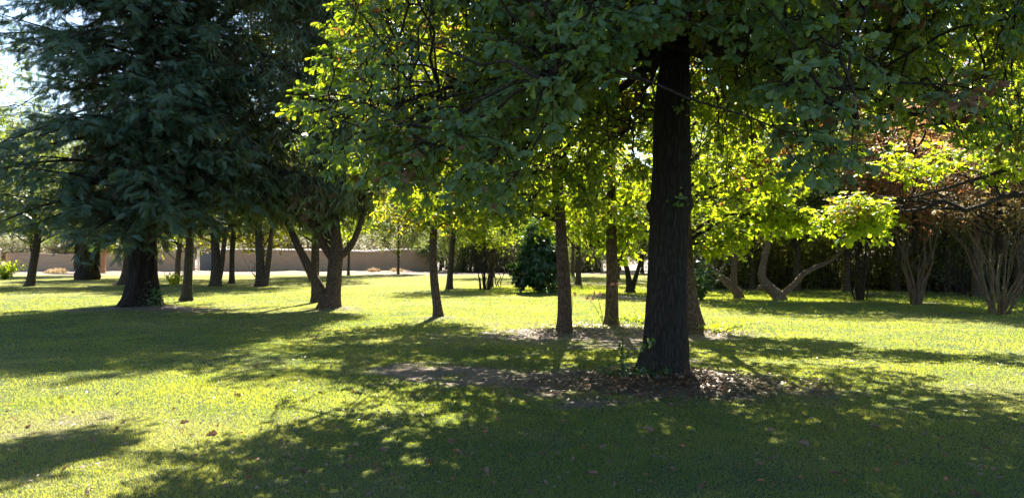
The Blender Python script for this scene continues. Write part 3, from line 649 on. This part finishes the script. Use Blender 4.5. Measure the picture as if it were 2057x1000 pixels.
far_tree('shade_tree', 'tree with several dark crooked stems forking from the ground, left of the oak trunk', 32.5, [(1265, 590, 26), (1265, 578, 15), (1262, 555, 11), (1258, 535, 10), (1250, 515, 8), (1246, 480, 6)], 'dark', (.7, .7, .62), bark='dark_bark',
         extra=[[(1268, 585, 12), (1275, 562, 10), (1282, 540, 8), (1290, 510, 7), (1294, 470, 5)]], rz=1.2)
far_tree('shade_tree', 'straight trunk rising behind the many-stemmed shrub left of centre', 38, [(985, 580, 14), (985, 570, 11), (986, 530, 10), (986, 480, 9), (986, 400, 6)], 'green', (.85, .85, .85), rz=.4)
# crooked pale trees on the right
far_tree('crooked_tree', 'crooked pale trunk leaning left with a long bent low limb, right of the oak trunk', 28.5, [(1484, 602, 20), (1482, 590, 17), (1470, 575, 16), (1452, 560, 14), (1440, 548, 12), (1425, 536, 9), (1405, 528, 7), (1392, 515, 6)], None,
         bark='pale_bark', extra=[[(1476, 588, 14), (1474, 560, 13), (1476, 520, 12), (1482, 480, 10), (1486, 420, 7)], [(1446, 556, 7), (1450, 540, 6), (1458, 528, 5), (1456, 505, 4)]])
def add_crown(root, lib, loc, sc, rz):
    for nm, me in zip(('branches', 'crown'), LIB[lib]):
        o_ = link(nm, me, root, loc); o_.scale = sc; o_.rotation_euler = (0, 0, rz)
add_crown(bpy.data.objects['crooked_tree'], 'dark', (-.2, .3, .2), (.9, .9, .85), .5)
r_ = far_tree('crooked_tree', 'crooked trunk with one long limb stretching low to the right, in the shade', 27, [(1566, 604, 28), (1562, 594, 22), (1548, 580, 19), (1536, 568, 17), (1530, 552, 15), (1536, 520, 13), (1546, 480, 11), (1556, 430, 8)], None,
         bark='pale_bark', extra=[[(1566, 598, 14), (1578, 586, 13), (1596, 570, 11), (1612, 552, 10), (1640, 536, 9), (1668, 524, 8), (1690, 505, 6), (1720, 480, 4)], [(1538, 572, 15), (1526, 578, 12), (1520, 576, 7)]])
add_crown(r_, 'dark2', (.6, .2, .0), (1, .9, .8), 2.5)

def multistem(seed, name, label, px, py, n, spread, htop, w0, lib, sc, bark='pale_bark', zc=0, dep=None, tw=0):
    d = GD(py); rng = RNG(seed); tb = MB(); bx = (px - CX) / F * d
    for k in range(n):
        a = rng.uniform(0, 2 * np.pi); r0 = rng.uniform(.04, .20) * w0; a += 0; sp = spread * rng.uniform(.25, 1)
        p0 = np.array([bx + r0 * math.cos(a), d + r0 * math.sin(a), -.03]); ht = htop * rng.uniform(.75, 1.1)
        rad = rng.uniform(.012, .030) * w0 ** .5; pts = []
        for t in np.linspace(0, 1, 6):
            pts.append([p0[0] + math.cos(a) * sp * (.55 * t + .45 * t ** 1.6) + rng.normal(0, .17) * t, p0[1] + math.sin(a) * sp * t ** .8, p0[2] + ht * t, rad * (1.25 - .85 * t)])
        bark_tube(tb, pts, 26, 9, .06, 5, seed + k, .3)
        for j in range(2 + tw):
            q = np.array(pts[rng.integers(2, 5)]); a2 = a + rng.normal(0, 1.2); l2 = rng.uniform(.3, .9)
            pp = [q[:3] + np.array([math.cos(a2) * l2 * t * .7, math.sin(a2) * l2 * t * .7, l2 * t]) + rng.normal(0, .03, 3) for t in np.linspace(0, 1, 5)]
            tube(tb, pp, np.linspace(q[3] * .6, .005, 5), 5)
    root = place_tree(name, label, 'tree', (bx, d, 0), [('stems', tb, M[bark], True)])
    if lib: add_crown(root, lib, (0, 0, zc), sc, seed)
    return root
multistem(61, 'crape_myrtle', 'crape myrtle with a dark dense sheaf of stems, left of the two paler ones', 1728, 602, 13, .7, 3.0, 1.2, 'dark', (.8, .8, .75), 'dark_bark', .2, tw=2)
multistem(62, 'crape_myrtle', 'crape myrtle with tall stems and reddish leaves, next to the one at the right edge', 1838, 612, 12, 1.0, 3.4, 1.2, 'red', (.95, .95, .95), zc=0, tw=2)
multistem(63, 'crape_myrtle', 'crape myrtle fanning out many pale stems at the right edge, brown leaves', 2008, 630, 19, 1.6, 3.4, 1.3, 'brown', (1.15, 1.15, 1.05), zc=-.3, tw=4)
multistem(64, 'bare_shrub', 'small nearly bare dark shrub between the two pale-stemmed crape myrtles', 1932, 594, 9, 1.1, 1.7, 1.0, None, (1, 1, 1), 'dark_bark', tw=2)
multistem(65, 'lilac_bush', 'tall bush of many thin dark stems on the lawn left of centre', 973, 583, 12, .75, 2.6, 1.2, 'green', (.6, .6, .55), 'dark_bark', .7, tw=1)
multistem(66, 'bare_shrub', 'tiny bare two-stemmed shrub left of the big-leaved bush', 1003, 577, 3, .5, 1.5, .8, None, (1, 1, 1), 'dark_bark', tw=1)
multistem(67, 'bare_shrub', 'thin bare shrub rising beside the mound-based twin trunk at left', 515, 577, 3, .5, 1.7, .8, None, (1, 1, 1), 'dark_bark', tw=2)

# big-leaved dark bush
rng = RNG(71); d = GD(588); bx = (1086 - CX) / F * d
T = ell_targets(rng, [(bx, d, 1.2, 1.05, 1.0, 1.3, 100), (bx - .15, d, 2.4, .8, .7, .9, 36), (bx - .7, d, .8, .7, .6, .7, 22), (bx + .75, d, 1.2, .6, .6, .8, 20)]); T[:, 2] = np.maximum(T[:, 2], .12)
ax = np.stack([np.full(20, bx), np.full(20, d), np.linspace(0, 2.4, 20)], 1)
B, Lm = crown(rng, ax, T, 14, .24, 7, 7, .24, OVAL, None, .1, droop=.6, out_n=1.1, dryp=0); tube(B, ax, np.linspace(.06, .02, 20), 7)
place_tree('laurel_bush', 'rounded dark green bush with big glossy leaves down to the lawn', 'bush', (bx, d, 0), [('stems', B, M['dark_bark'], True), ('foliage', Lm, M['big_leaf'], False)])

# palm with shaggy skirt
rng = RNG(81); d = 50.5; bx = (175 - CX) / F * d; tb = MB()
bark_tube(tb, [[bx, d, -.05, .72], [bx, d, .3, .78], [bx, d, .8, .66], [bx, d, 1.8, .5], [bx, d, 3.2, .42]], 60, 40, .16, 9, 4, 0)
sk = MB(); k = 1500; a = rng.uniform(0, 2 * np.pi, k); z = rng.uniform(1.3, 3.6, k); r = .38 + .22 * rng.random(k)
q = np.stack([bx + np.cos(a) * r, d + np.sin(a) * r, z], 1)
leaves(sk, LANCE, q, np.stack([np.cos(a) * .28, np.sin(a) * .28, -np.ones(k)], 1) + rng.normal(0, .15, (k, 3)), np.stack([np.cos(a), np.sin(a), np.zeros(k)], 1), rng.uniform(.5, .9, k), rng)
fr = MB(); tf_ = spray(14, 1.0, .30, .012, 55, .5); k = 70; a = rng.uniform(0, 2 * np.pi, k)
leaves(fr, tf_, np.tile([bx, d, 3.7], (k, 1)), np.stack([np.cos(a), np.sin(a), rng.uniform(-.4, 1.4, k)], 1), np.tile([0, 0, 1.], (k, 1)), rng.uniform(2, 2.9, k), rng)
place_tree('palm_tree', 'stout palm with a shaggy skirt of dead fronds in front of the adobe wall', 'palm', (bx, d, 0),
           [('trunk', tb, M['dark_bark'], True), ('dead_frond_skirt', sk, M['thatch'], False), ('crown', fr, M['dark_leaf'], False)])

# ------------------------------------------------------------------ adobe walls
def box(mb, x0, x1, y0, y1, z0, z1, m=0):
    v = [(x, y, z) for z in (z0, z1) for y in (y0, y1) for x in (x0, x1)]
    mb.add(v, quad=[[0, 2, 3, 1], [4, 5, 7, 6], [0, 1, 5, 4], [2, 6, 7, 3], [0, 4, 6, 2], [1, 3, 7, 5]], m=m)
def adobe(x0, x1, y, z0, z1, label, tiles):
    bm = MB(); nx_ = int((x1 - x0) / .25); nz_ = 12; rng = RNG(int(abs(x0)) + 3)
    for face in (0, 1):
        X, Z = np.meshgrid(np.linspace(x0, x1, nx_), np.linspace(z0, z1, nz_))
        yy = y + (face * .5) + (fbm(X * .9, Z * 1.6, 4) - .45) * .12 * (1 if face == 0 else -1)
        Z2 = Z + (vnoise(X * .25, X * 0, 13) - .5) * .22 * (Z - z0) / (z1 - z0)
        i_ = (np.arange(nz_ - 1)[:, None] * nx_ + np.arange(nx_ - 1)[None]).ravel()
        bm.add(np.stack([X.ravel(), yy.ravel(), Z2.ravel()], 1), quad=np.stack([i_, i_ + 1, i_ + nx_ + 1, i_ + nx_], 1))
        if face == 0: top0 = (X[-1], yy[-1], Z2[-1])
        else: top1 = (X[-1], yy[-1], Z2[-1])
    tv = np.concatenate([np.stack(top0, 1), np.stack(top1, 1)]); j = np.arange(nx_ - 1)
    bm.add(tv, quad=np.stack([j, j + 1, j + nx_ + 1, j + nx_], 1))
    for xe in (x0, x1):
        bm.add([(xe, y, z0), (xe, y + .5, z0), (xe, y + .5, z1 - .02), (xe, y, z1 - .02)], quad=[[0, 1, 2, 3]])
    root = thing('adobe_wall', label, 'wall', (x0, y, 0))
    for o_, nm, mt in ((bm, 'wall_body', 'adobe'),): 
        o2 = link(nm, o_.mesh(nm, M[mt], False), root); o2.location = (-x0, -y, 0)
    st = MB()
    for k in range(int((x1 - x0) / .45)):
        cx = x0 + .2 + k * .45 + rng.normal(0, .05); s_ = rng.uniform(.14, .28)
        a = np.arange(7) / 7 * 2 * np.pi; rr = s_ * rng.uniform(.8, 1.2, 7)
        lo_ = np.stack([cx + rr * np.cos(a), y - .1 + rr * .6 * np.sin(a), np.full(7, z0)], 1); hi_ = lo_ * [1, 1, 1] + [0, 0, rng.uniform(.15, .4)]
        hi_[:, 0] = cx + (hi_[:, 0] - cx) * .7; n_ = 7
        st.add(np.concatenate([lo_, hi_, [[cx, y - .1, hi_[0, 2] + .04]]]), quad=[[q_, (q_ + 1) % n_, n_ + (q_ + 1) % n_, n_ + q_] for q_ in range(n_)], tri=[[n_ + q_, n_ + (q_ + 1) % n_, 14] for q_ in range(n_)])
    o2 = link('stone_footing', st.mesh('stone_footing', M['stone'], False), root); o2.location = (-x0, -y, 0)
    if tiles:
        tl = MB(); k_ = int((x1 - x0) / .36); a = np.linspace(0, np.pi, 6)
        for k in range(k_):
            cx = x0 + .18 + k * .36; zt = z1 + (vnoise(np.array([cx * .25]), np.array([0.]), 13)[0] - .5) * .22 + .02
            for sgn in (-1, 1):
                r_ = .16; A_ = np.stack([cx + r_ * np.cos(a), np.full(6, y + .25), zt + .10 + r_ * .8 * np.sin(a)], 1)
                Bv = np.stack([cx + r_ * 1.1 * np.cos(a), np.full(6, y + .25 + sgn * .42), zt - .04 + r_ * .8 * np.sin(a)], 1)
                tl.add(np.concatenate([A_, Bv, A_ - [0, 0, .03], Bv - [0, 0, .03]]), quad=[[q_, q_ + 1, q_ + 7, q_ + 6] for q_ in range(5)] + [[q_ + 12, q_ + 18, q_ + 19, q_ + 13] for q_ in range(5)] + [[q_ + 6, q_ + 7, q_ + 19, q_ + 18] for q_ in range(5)])
        o2 = link('tile_coping', tl.mesh('tile_coping', M['tile'], True), root); o2.location = (-x0, -y, 0)
    return root
yw = 80
def wx(px, y=yw): return (px - CX) / F * y
adobe(wx(-260), wx(22), yw - 2, -.2, 2.35, 'section of adobe wall with light roof tiles at the far left edge', True)
adobe(wx(24), wx(396), yw - 1, -.2, 1.95, 'long bare-topped mud-brick wall behind the palm and the redwood', False)
adobe(wx(430), wx(870), yw, -.2, 2.15, 'brown adobe wall topped with pale curved tiles, behind the forked tree', True)
g = thing('gate', 'dark grey metal gate between white posts in the adobe wall', 'gate', (wx(413), yw, 0))
gm = MB(); box(gm, -.62, .62, -.03, .03, .08, 1.9); box(gm, -.62, .62, -.06, -.031, .9, 1.0); link('gate_leaf', gm.mesh('gate_leaf', M['dark_gate']), g)
for sx in (-.78, .78):
    pm = MB(); box(pm, sx - .09, sx + .09, -.09, .09, -.1, 2.25); box(pm, sx - .12, sx + .12, -.12, .12, 2.25, 2.31); link('gate_post', pm.mesh('gate_post', M['white_post']), g)
for (px, lb) in ((395, None),):
    pass
pm = MB(); tube(pm, [(0, 0, -.1), (0, 0, 1.2), (0, 0, 2.1)], [.05, .05, .05], 8); box(pm, -.09, .09, -.09, .09, 2.1, 2.14)
tag(link('white_post', pm.mesh('white_post', M['white_post']), None, (wx(889 * .5 + 0), yw - .9, 0)), 'thin white post standing against the adobe wall right of the gate', 'post')
# orange-brown trunk by the wall
far_tree('stump_tree', 'short orange-brown trunk catching the sun right of the palm', 72, [(207, 553, 14), (207, 545, 10), (208, 520, 9), (210, 505, 9), (209, 480, 7)], 'dark', (.7, .7, .7), bark='orange_wood')

# ------------------------------------------------------------------ background vegetation
def bg_tree(name, label, x, y, lib, sc, rz, tr=.16, group=None, cat='tree', zoff=0):
    root = thing(name, label, cat, (x, y, 0), group)
    tb = MB(); bark_tube(tb, [[0, 0, -.1, tr * 1.4], [0, 0, .4, tr], [.05, 0, 2.0 * sc[2], tr * .8], [0, 0, 3.4 * sc[2], tr * .6]], 16, 10, .06, 5, int(x * 3) % 90 + 5, .3)
    link('trunk', tb.mesh('trunk', M['grey_bark'], True), root)
    for nm, me in zip(('branches', 'crown'), LIB[lib]):
        o_ = link(nm, me, root, (0, 0, zoff)); o_.scale = sc; o_.rotation_euler = (0, 0, rz)
    return root
rng = RNG(91)
# olive scrub behind the wall
for k in range(22):
    px = -60 + k * 46 + rng.normal(0, 10); y = rng.uniform(86, 100)
    bg_tree('scrub_tree', 'pale olive scrub tree behind the adobe wall', wx(px, y), y, 'olive', (1, 1, rng.uniform(.6, 1.0)), rng.uniform(0, 6), group='scrub trees behind the adobe wall')
for k in range(14):
    px = -80 + k * 80 + rng.normal(0, 16); y = rng.uniform(108, 130); s_ = rng.uniform(1.0, 1.4)
    bg_tree('distant_tree', 'dark tree far beyond the adobe wall', wx(px, y), y, ('dark', 'dark2')[k % 2], (s_ * 1.4, s_ * 1.4, s_), rng.uniform(0, 6), group='dark trees far beyond the adobe wall')
# dark brush line, centre right
for k in range(13):
    px = 885 + k * 45; y = rng.uniform(74, 82) - max(0, (k - 8)) * 4
    bg_tree('brush_tree', 'dark brushy tree at the far edge of the lawn behind the slim trunks', wx(px, y), y, 'dark', (1.1, 1.1, rng.uniform(.75, 1.1)), rng.uniform(0, 6), group='brushy trees along the far edge of the lawn', zoff=-1.6)
# tall trees right background
spec = [(1395, 38, 'green', 1.0), (1450, 44, 'green', 1.0), (1510, 36, 'yellow', .85), (1570, 40, 'dark2', .8), (1600, 34, 'green', .9), (1655, 38, 'yellow', .95), (1700, 33, 'green', .95), (1760, 40, 'dark2', 1.0),
        (1800, 33.5, 'green', 1.1), (1860, 37, 'red', 1.25), (1900, 33, 'red', 1.2), (1960, 29, 'red', 1.3), (2000, 36, 'dark2', 1.2), (2045, 30, 'green', 1.1), (2100, 29, 'red', 1.3), (1330, 46, 'green', 1.2), (1350, 58, 'red', 1.1), (1240, 52, 'green', 1.2), (1080, 50, 'green', 1.1), (1150, 60, 'dark', 1.3), (990, 56, 'green', 1.0),
        (2180, 27, 'dark2', 1.2), (2140, 38, 'dark', 1.3), (1700, 50, 'dark2', 1.4), (1850, 52, 'dark', 1.4), (1560, 54, 'dark2', 1.3)]
cname = {'green': ('green_tree', 'leafy bright green tree'), 'dark': ('dark_tree', 'dense dark green tree'), 'dark2': ('dark_tree', 'tall dark narrow-leaved tree'), 'yellow': ('yellowing_tree', 'tree with yellowing leaves'), 'red': ('red_leaved_tree', 'autumn tree with orange-red leaves')}
for k, (px, y, lb, s_) in enumerate(spec):
    nm, t_ = cname[lb]
    bg_tree(nm, t_ + ' in the thicket behind the right side of the lawn', wx(px, y), y, lb, (s_, s_, s_ * 1.05), k * 1.7, group=t_ + 's of the background thicket')
# trees closing the left background
for k, (px, y, lb, s_) in enumerate([(-60, 34, 'dark2', 1.0), (63, 60, 'dark', 1.2), (170, 62, 'dark2', 1.1), (300, 55, 'yellow', 1.2), (436, 52, 'yellow', 1.3), (527, 48, 'yellow', 1.1), (634, 56, 'green', 1.3), (672, 50, 'green', 1.3), (276, 50, 'green', 1.2), (700, 62, 'dark2', 1.2), (800, 66, 'dark', .9)]):
    nm, t_ = cname[lb]
    bg_tree(nm, t_ + ' among the trees in front of the adobe wall', wx(px, y), y, lb, (s_ * 1.1, s_ * 1.1, s_ * 1.15), k * 2.1, tr=.11, group=t_ + 's in front of the adobe wall', zoff=-.9)
# low hedge masses at the right
def hedge(seed, label, x0, x1, y0, y1, ht, K):
    rng = RNG(seed); T = np.stack([rng.uniform(x0, x1, K), rng.uniform(y0, y1, K), rng.uniform(.05, 1, K) ** 1.15 * ht * rng.uniform(.75, 1.15, K)], 1)
    ax = np.stack([np.full(10, (x0 + x1) / 2), np.full(10, (y0 + y1) / 2), np.linspace(0, ht, 10)], 1)
    B = MB(); Lm = MB()
    for c in range(K):
        p0 = np.array([T[c, 0] + rng.normal(0, .3), T[c, 1] + rng.normal(0, .2), 0]); p = bez(p0, (p0 + T[c]) / 2 + rng.normal(0, .15, 3), T[c], 5, rng, .05); tube(B, p, np.linspace(.03, .008, 5), 4)
    n = K * 70; cl = np.repeat(np.arange(K), 70); q = T[cl] + rng.normal(0, 1, (n, 3)) * [.38, .38, .3]; q[:, 2] = np.maximum(q[:, 2], .05)
    leaves(Lm, RND, q, rng.normal(0, 1, (n, 3)), np.tile([0, -.6, .8], (n, 1)), rng.uniform(.09, .17, n), rng)
    b0 = np.array([(x0 + x1) / 2, (y0 + y1) / 2, 0])
    place_tree('hedge', label, 'hedge', b0, [('stems', B, M['dark_bark'], True), ('foliage', Lm, M['hedge_leaf'], False)])
hedge(201, 'dark overgrown hedge behind the crooked trees', 8.5, 17.5, 36, 41, 3.3, 800)
hedge(202, 'dark overgrown hedge behind the crape myrtles at the right', 17.6, 28, 32.5, 38, 3.5, 950)
hedge(204, 'dark leafy undergrowth deep in the shade beyond the right-hand hedges', 14, 29, 43, 46, 4.2, 520)
hedge(203, 'low dark brush hedge at the far end of the lawn beyond the laurel bush', -6, 9, 72, 76, 2.6, 700)

# ------------------------------------------------------------------ small plants, flowers, litter
rng = RNG(301)
def lily(px, py, tops, label):
    d = GD(py); b0 = np.array([(px - CX) / F * d, d, gz((px - CX) / F * d, d)])
    for k, (tx, ty, lab) in enumerate(tops):
        t = W(tx, ty, d); sm = MB(); c = (b0 + t) / 2 + np.array([(t[0] - b0[0]) * -.15, 0, .06]); p = bez(b0, c, t, 9, rng, .004); tube(sm, p, np.linspace(.009, .006, 9), 6)
        fls = []; nf = 6
        for j in range(nf):
            fl = MB(); fls.append(fl); a = rng.uniform(0, 2 * np.pi); dr_ = np.array([math.cos(a), math.sin(a), rng.uniform(-.1, .8)]); dr_ = dr_ / np.linalg.norm(dr_)
            q = t + dr_ * .05
            for pe in range(6):
                a2 = pe / 6 * 2 * np.pi; s1 = norm(np.cross(dr_, [0, 0, 1.01])); s2 = np.cross(dr_, s1); o_ = s1 * math.cos(a2) + s2 * math.sin(a2)
                leaves(fl, LANCE, [q], np.array([dr_ * .9 + o_ * .55]), np.array([o_ - dr_ * .3]), .085, rng, 0, .05)
        place_tree('pink_lily', lab, 'flower', b0, [('stem', sm, M['stem_green'], True), *[('flower', f_, M['pink'], False) for f_ in fls]])
lily(1213, 654, [(1184, 602, 'pink lily leaning left on a long stem between the slim trunks'), (1199, 592, 'pink lily on the upright stem between the slim trunks')], '')
lily(1219, 654, [(1236, 572, 'lily with fading flower on a long curved stem before the straight slim trunk')], '')
lily(1148, 656, [(1150, 592, 'pink lily standing tight against the leaning slim trunk')], '')
def weed(px, py, n, ht, sz, leaf, tpl, label, name='weed_plant', spread=.1, d=None):
    d = d or GD(py); x0 = (px - CX) / F * d; b0 = np.array([x0, d, float(gz(x0, d))]); sm = MB(); lf = MB()
    for k in range(n):
        tip = b0 + np.array([rng.normal(0, spread), rng.normal(0, spread), ht * rng.uniform(.6, 1.1)]); p = bez(b0 + rng.normal(0, .03, 3) * [1, 1, 0], (b0 + tip) / 2 + rng.normal(0, .03, 3), tip, 7, rng, .005)
        tube(sm, p, np.linspace(.006, .002, 7), 5)
        q = np.repeat(p[1:], 3, 0); m_ = len(q)
        leaves(lf, tpl, q, rng.normal(0, 1, (m_, 3)) + [0, 0, .3], np.tile([0, -.3, 1.], (m_, 1)), sz * rng.uniform(.7, 1.1, m_), rng)
    return place_tree(name, label, 'plant', b0, [('stems', sm, M['stem_green'], True), ('leaves', lf, M[leaf], False)])
weed(1250, 752, 2, .42, .07, 'big_leaf', OVAL, 'small upright leafy seedling beside the foot of the oak', spread=.04)
weed(1290, 770, 9, .16, .07, 'big_leaf', OVAL, 'low dark leafy growth at the left foot of the oak', spread=.2)
weed(1242, 770, 8, .13, .06, 'big_leaf', OVAL, 'patch of low weeds on the soil left of the oak', spread=.25)
weed(10, 561, 60, 1.2, .28, 'gum_leaf', LANCE, 'bright green bushy shrub at the left edge before the wall', 'bright_shrub', spread=.55)
weed(348, 572, 14, .6, .25, 'gum_leaf', LANCE, 'tuft of tall grass at the foot of the pale thin trunk', 'grass_tuft', spread=.3)
weed(1300, 648, 30, .22, .12, 'gum_leaf', LANCE, 'clump of bright weeds on the earth left of the oak, lit by the sun', 'grass_tuft', spread=.5)
weed(1445, 668, 20, .18, .10, 'gum_leaf', LANCE, 'clump of weeds at the foot of the trunk behind the oak', 'grass_tuft', spread=.4)
weed(1408, 545, 30, 1.6, .2, 'big_leaf', OVAL, 'dark leafy bush hanging beside the right edge of the oak trunk', 'bush', spread=.7, d=27)
# straw tufts by the wall
for k, (px, d_) in enumerate([(108, 70), (119, 71), (797, 74), (752, 76)]):
    sm = MB(); n_ = 260; x0 = wx(px, d_); z0 = float(gz(x0, d_)); v_ = rng.normal(0, 1, (n_, 3)); v_[:, 2] = np.abs(v_[:, 2]) * 1.3
    leaves(sm, LANCE, np.array([x0, d_, z0]) + rng.normal(0, .25, (n_, 3)) * [1, 1, 0], v_, np.tile([0, -1., .3], (n_, 1)), rng.uniform(.2, .6, n_), rng, 0.0)
    tag(link('straw_tuft', sm.mesh('straw_tuft', M['straw'])), 'dry straw tuft on the bare earth strip before the adobe wall', 'dry grass', 'dry straw tufts before the wall')

lit = MB(); n = 9000
c = rng.choice(4, n, p=[.62, .16, .11, .11]); cen = np.array([[1.95, 9.2], [3.9, 15.7], [2.2, 16.8], [1.0, 15.1]])[c]; rad = np.array([[1.5, .8], [.9, .5], [1.4, .9], [1.3, .7]])[c]
xy = cen + rng.normal(0, .55, (n, 2)) * rad
z = gz(xy[:, 0], xy[:, 1]) + rng.uniform(.005, .03, n)
U_ = rng.normal(0, 1, (n, 3)) * [1, 1, .2]
z = z + .05 * np.exp(-((xy[:, 0] - 2.1) / .8) ** 2 - ((xy[:, 1] - 9.0) / .4) ** 2) * rng.random(n)
leaves(lit, OAKLO, np.stack([xy[:, 0], xy[:, 1], z], 1), U_, np.tile([0, 0, 1.], (n, 1)), rng.uniform(.035, .075, n), rng, (rng.random(n) < .12) * .8, .35)
n = 2600; d = np.exp(rng.uniform(math.log(5), math.log(30), n)); x = np.tan(rng.uniform(-.62, .62, n)) * d
leaves(lit, OAKLO, np.stack([x, d, gz(x, d) + .025], 1), rng.normal(0, 1, (n, 3)) * [1, 1, .3], np.tile([0, 0, 1.], (n, 1)), rng.uniform(.03, .06, n), rng, (rng.random(n) < .2) * 1.0, .5)
tag(link('leaf_litter', lit.mesh('leaf_litter', M['dry_leaf'])), 'scattered dry brown leaf litter on the soil and lawn', 'leaf litter', kind='stuff')
# single fallen leaves one can pick out on the lawn
lm = MB(); v0, t0 = OAK; vv = v0.copy(); vv[:, 2] = np.abs(v0[:, 0]) * .9 + .10 * np.sin(v0[:, 1] * 5); lm.add(vv * .10, tri=t0, att=np.tile([.5, .2], (len(vv), 1))); leaf_me = lm.mesh('fallen_leaf', M['dry_leaf'])
spots = [(722, 903), (775, 920), (700, 930), (855, 940), (612, 945), (640, 880), (755, 957), (905, 890), (190, 895), (232, 868), (145, 940), (295, 985), (190, 982), (382, 855), (130, 800), (245, 790), (470, 798), (535, 878), (585, 920), (1690, 962), (1712, 965), (1950, 985), (1220, 905), (1420, 975), (1290, 868), (1340, 820), (1880, 880), (1600, 900), (1520, 940), (1085, 915), (980, 965), (830, 800), (1628, 712), (1560, 870), (65, 858), (350, 822), (1745, 860), (1990, 905), (1180, 960), (415, 880), (510, 960), (1820, 940), (1000, 860), (930, 925)]
for k, (px, py) in enumerate(spots):
    d_ = GD(py); x_ = (px - CX) / F * d_
    o_ = link('fallen_leaf', leaf_me, None, (x_, d_, float(gz(x_, d_)) + .035)); s_ = rng.uniform(.6, 1.15); o_.scale = (s_, s_, s_)
    o_.rotation_euler = (rng.normal(0, .45), rng.normal(0, .45), rng.uniform(0, 6.28)); tag(o_, 'curled dry brown oak leaf lying on the lawn', 'leaf', 'fallen leaves on the lawn')
# pale twigs on the soil left of the oak
sm = MB()
for (a, b_) in (((1052, 776), (1100, 767)), ((1062, 768), (1094, 772)), ((1075, 769), (1082, 778))):
    q0 = np.array([(a[0] - CX) / F * GD(a[1]), GD(a[1]), .04]); q1 = np.array([(b_[0] - CX) / F * GD(b_[1]), GD(b_[1]), .05]); tube(sm, bez(q0, (q0 + q1) / 2 + [0, 0, .03], q1, 6, rng, .01), np.linspace(.014, .006, 6), 6)
place_tree('fallen_twig', 'pale broken twig lying on the shaded soil left of the oak', 'twig', (.3, 9.3, 0), [('twig_wood', sm, M['pale_bark'], True)])
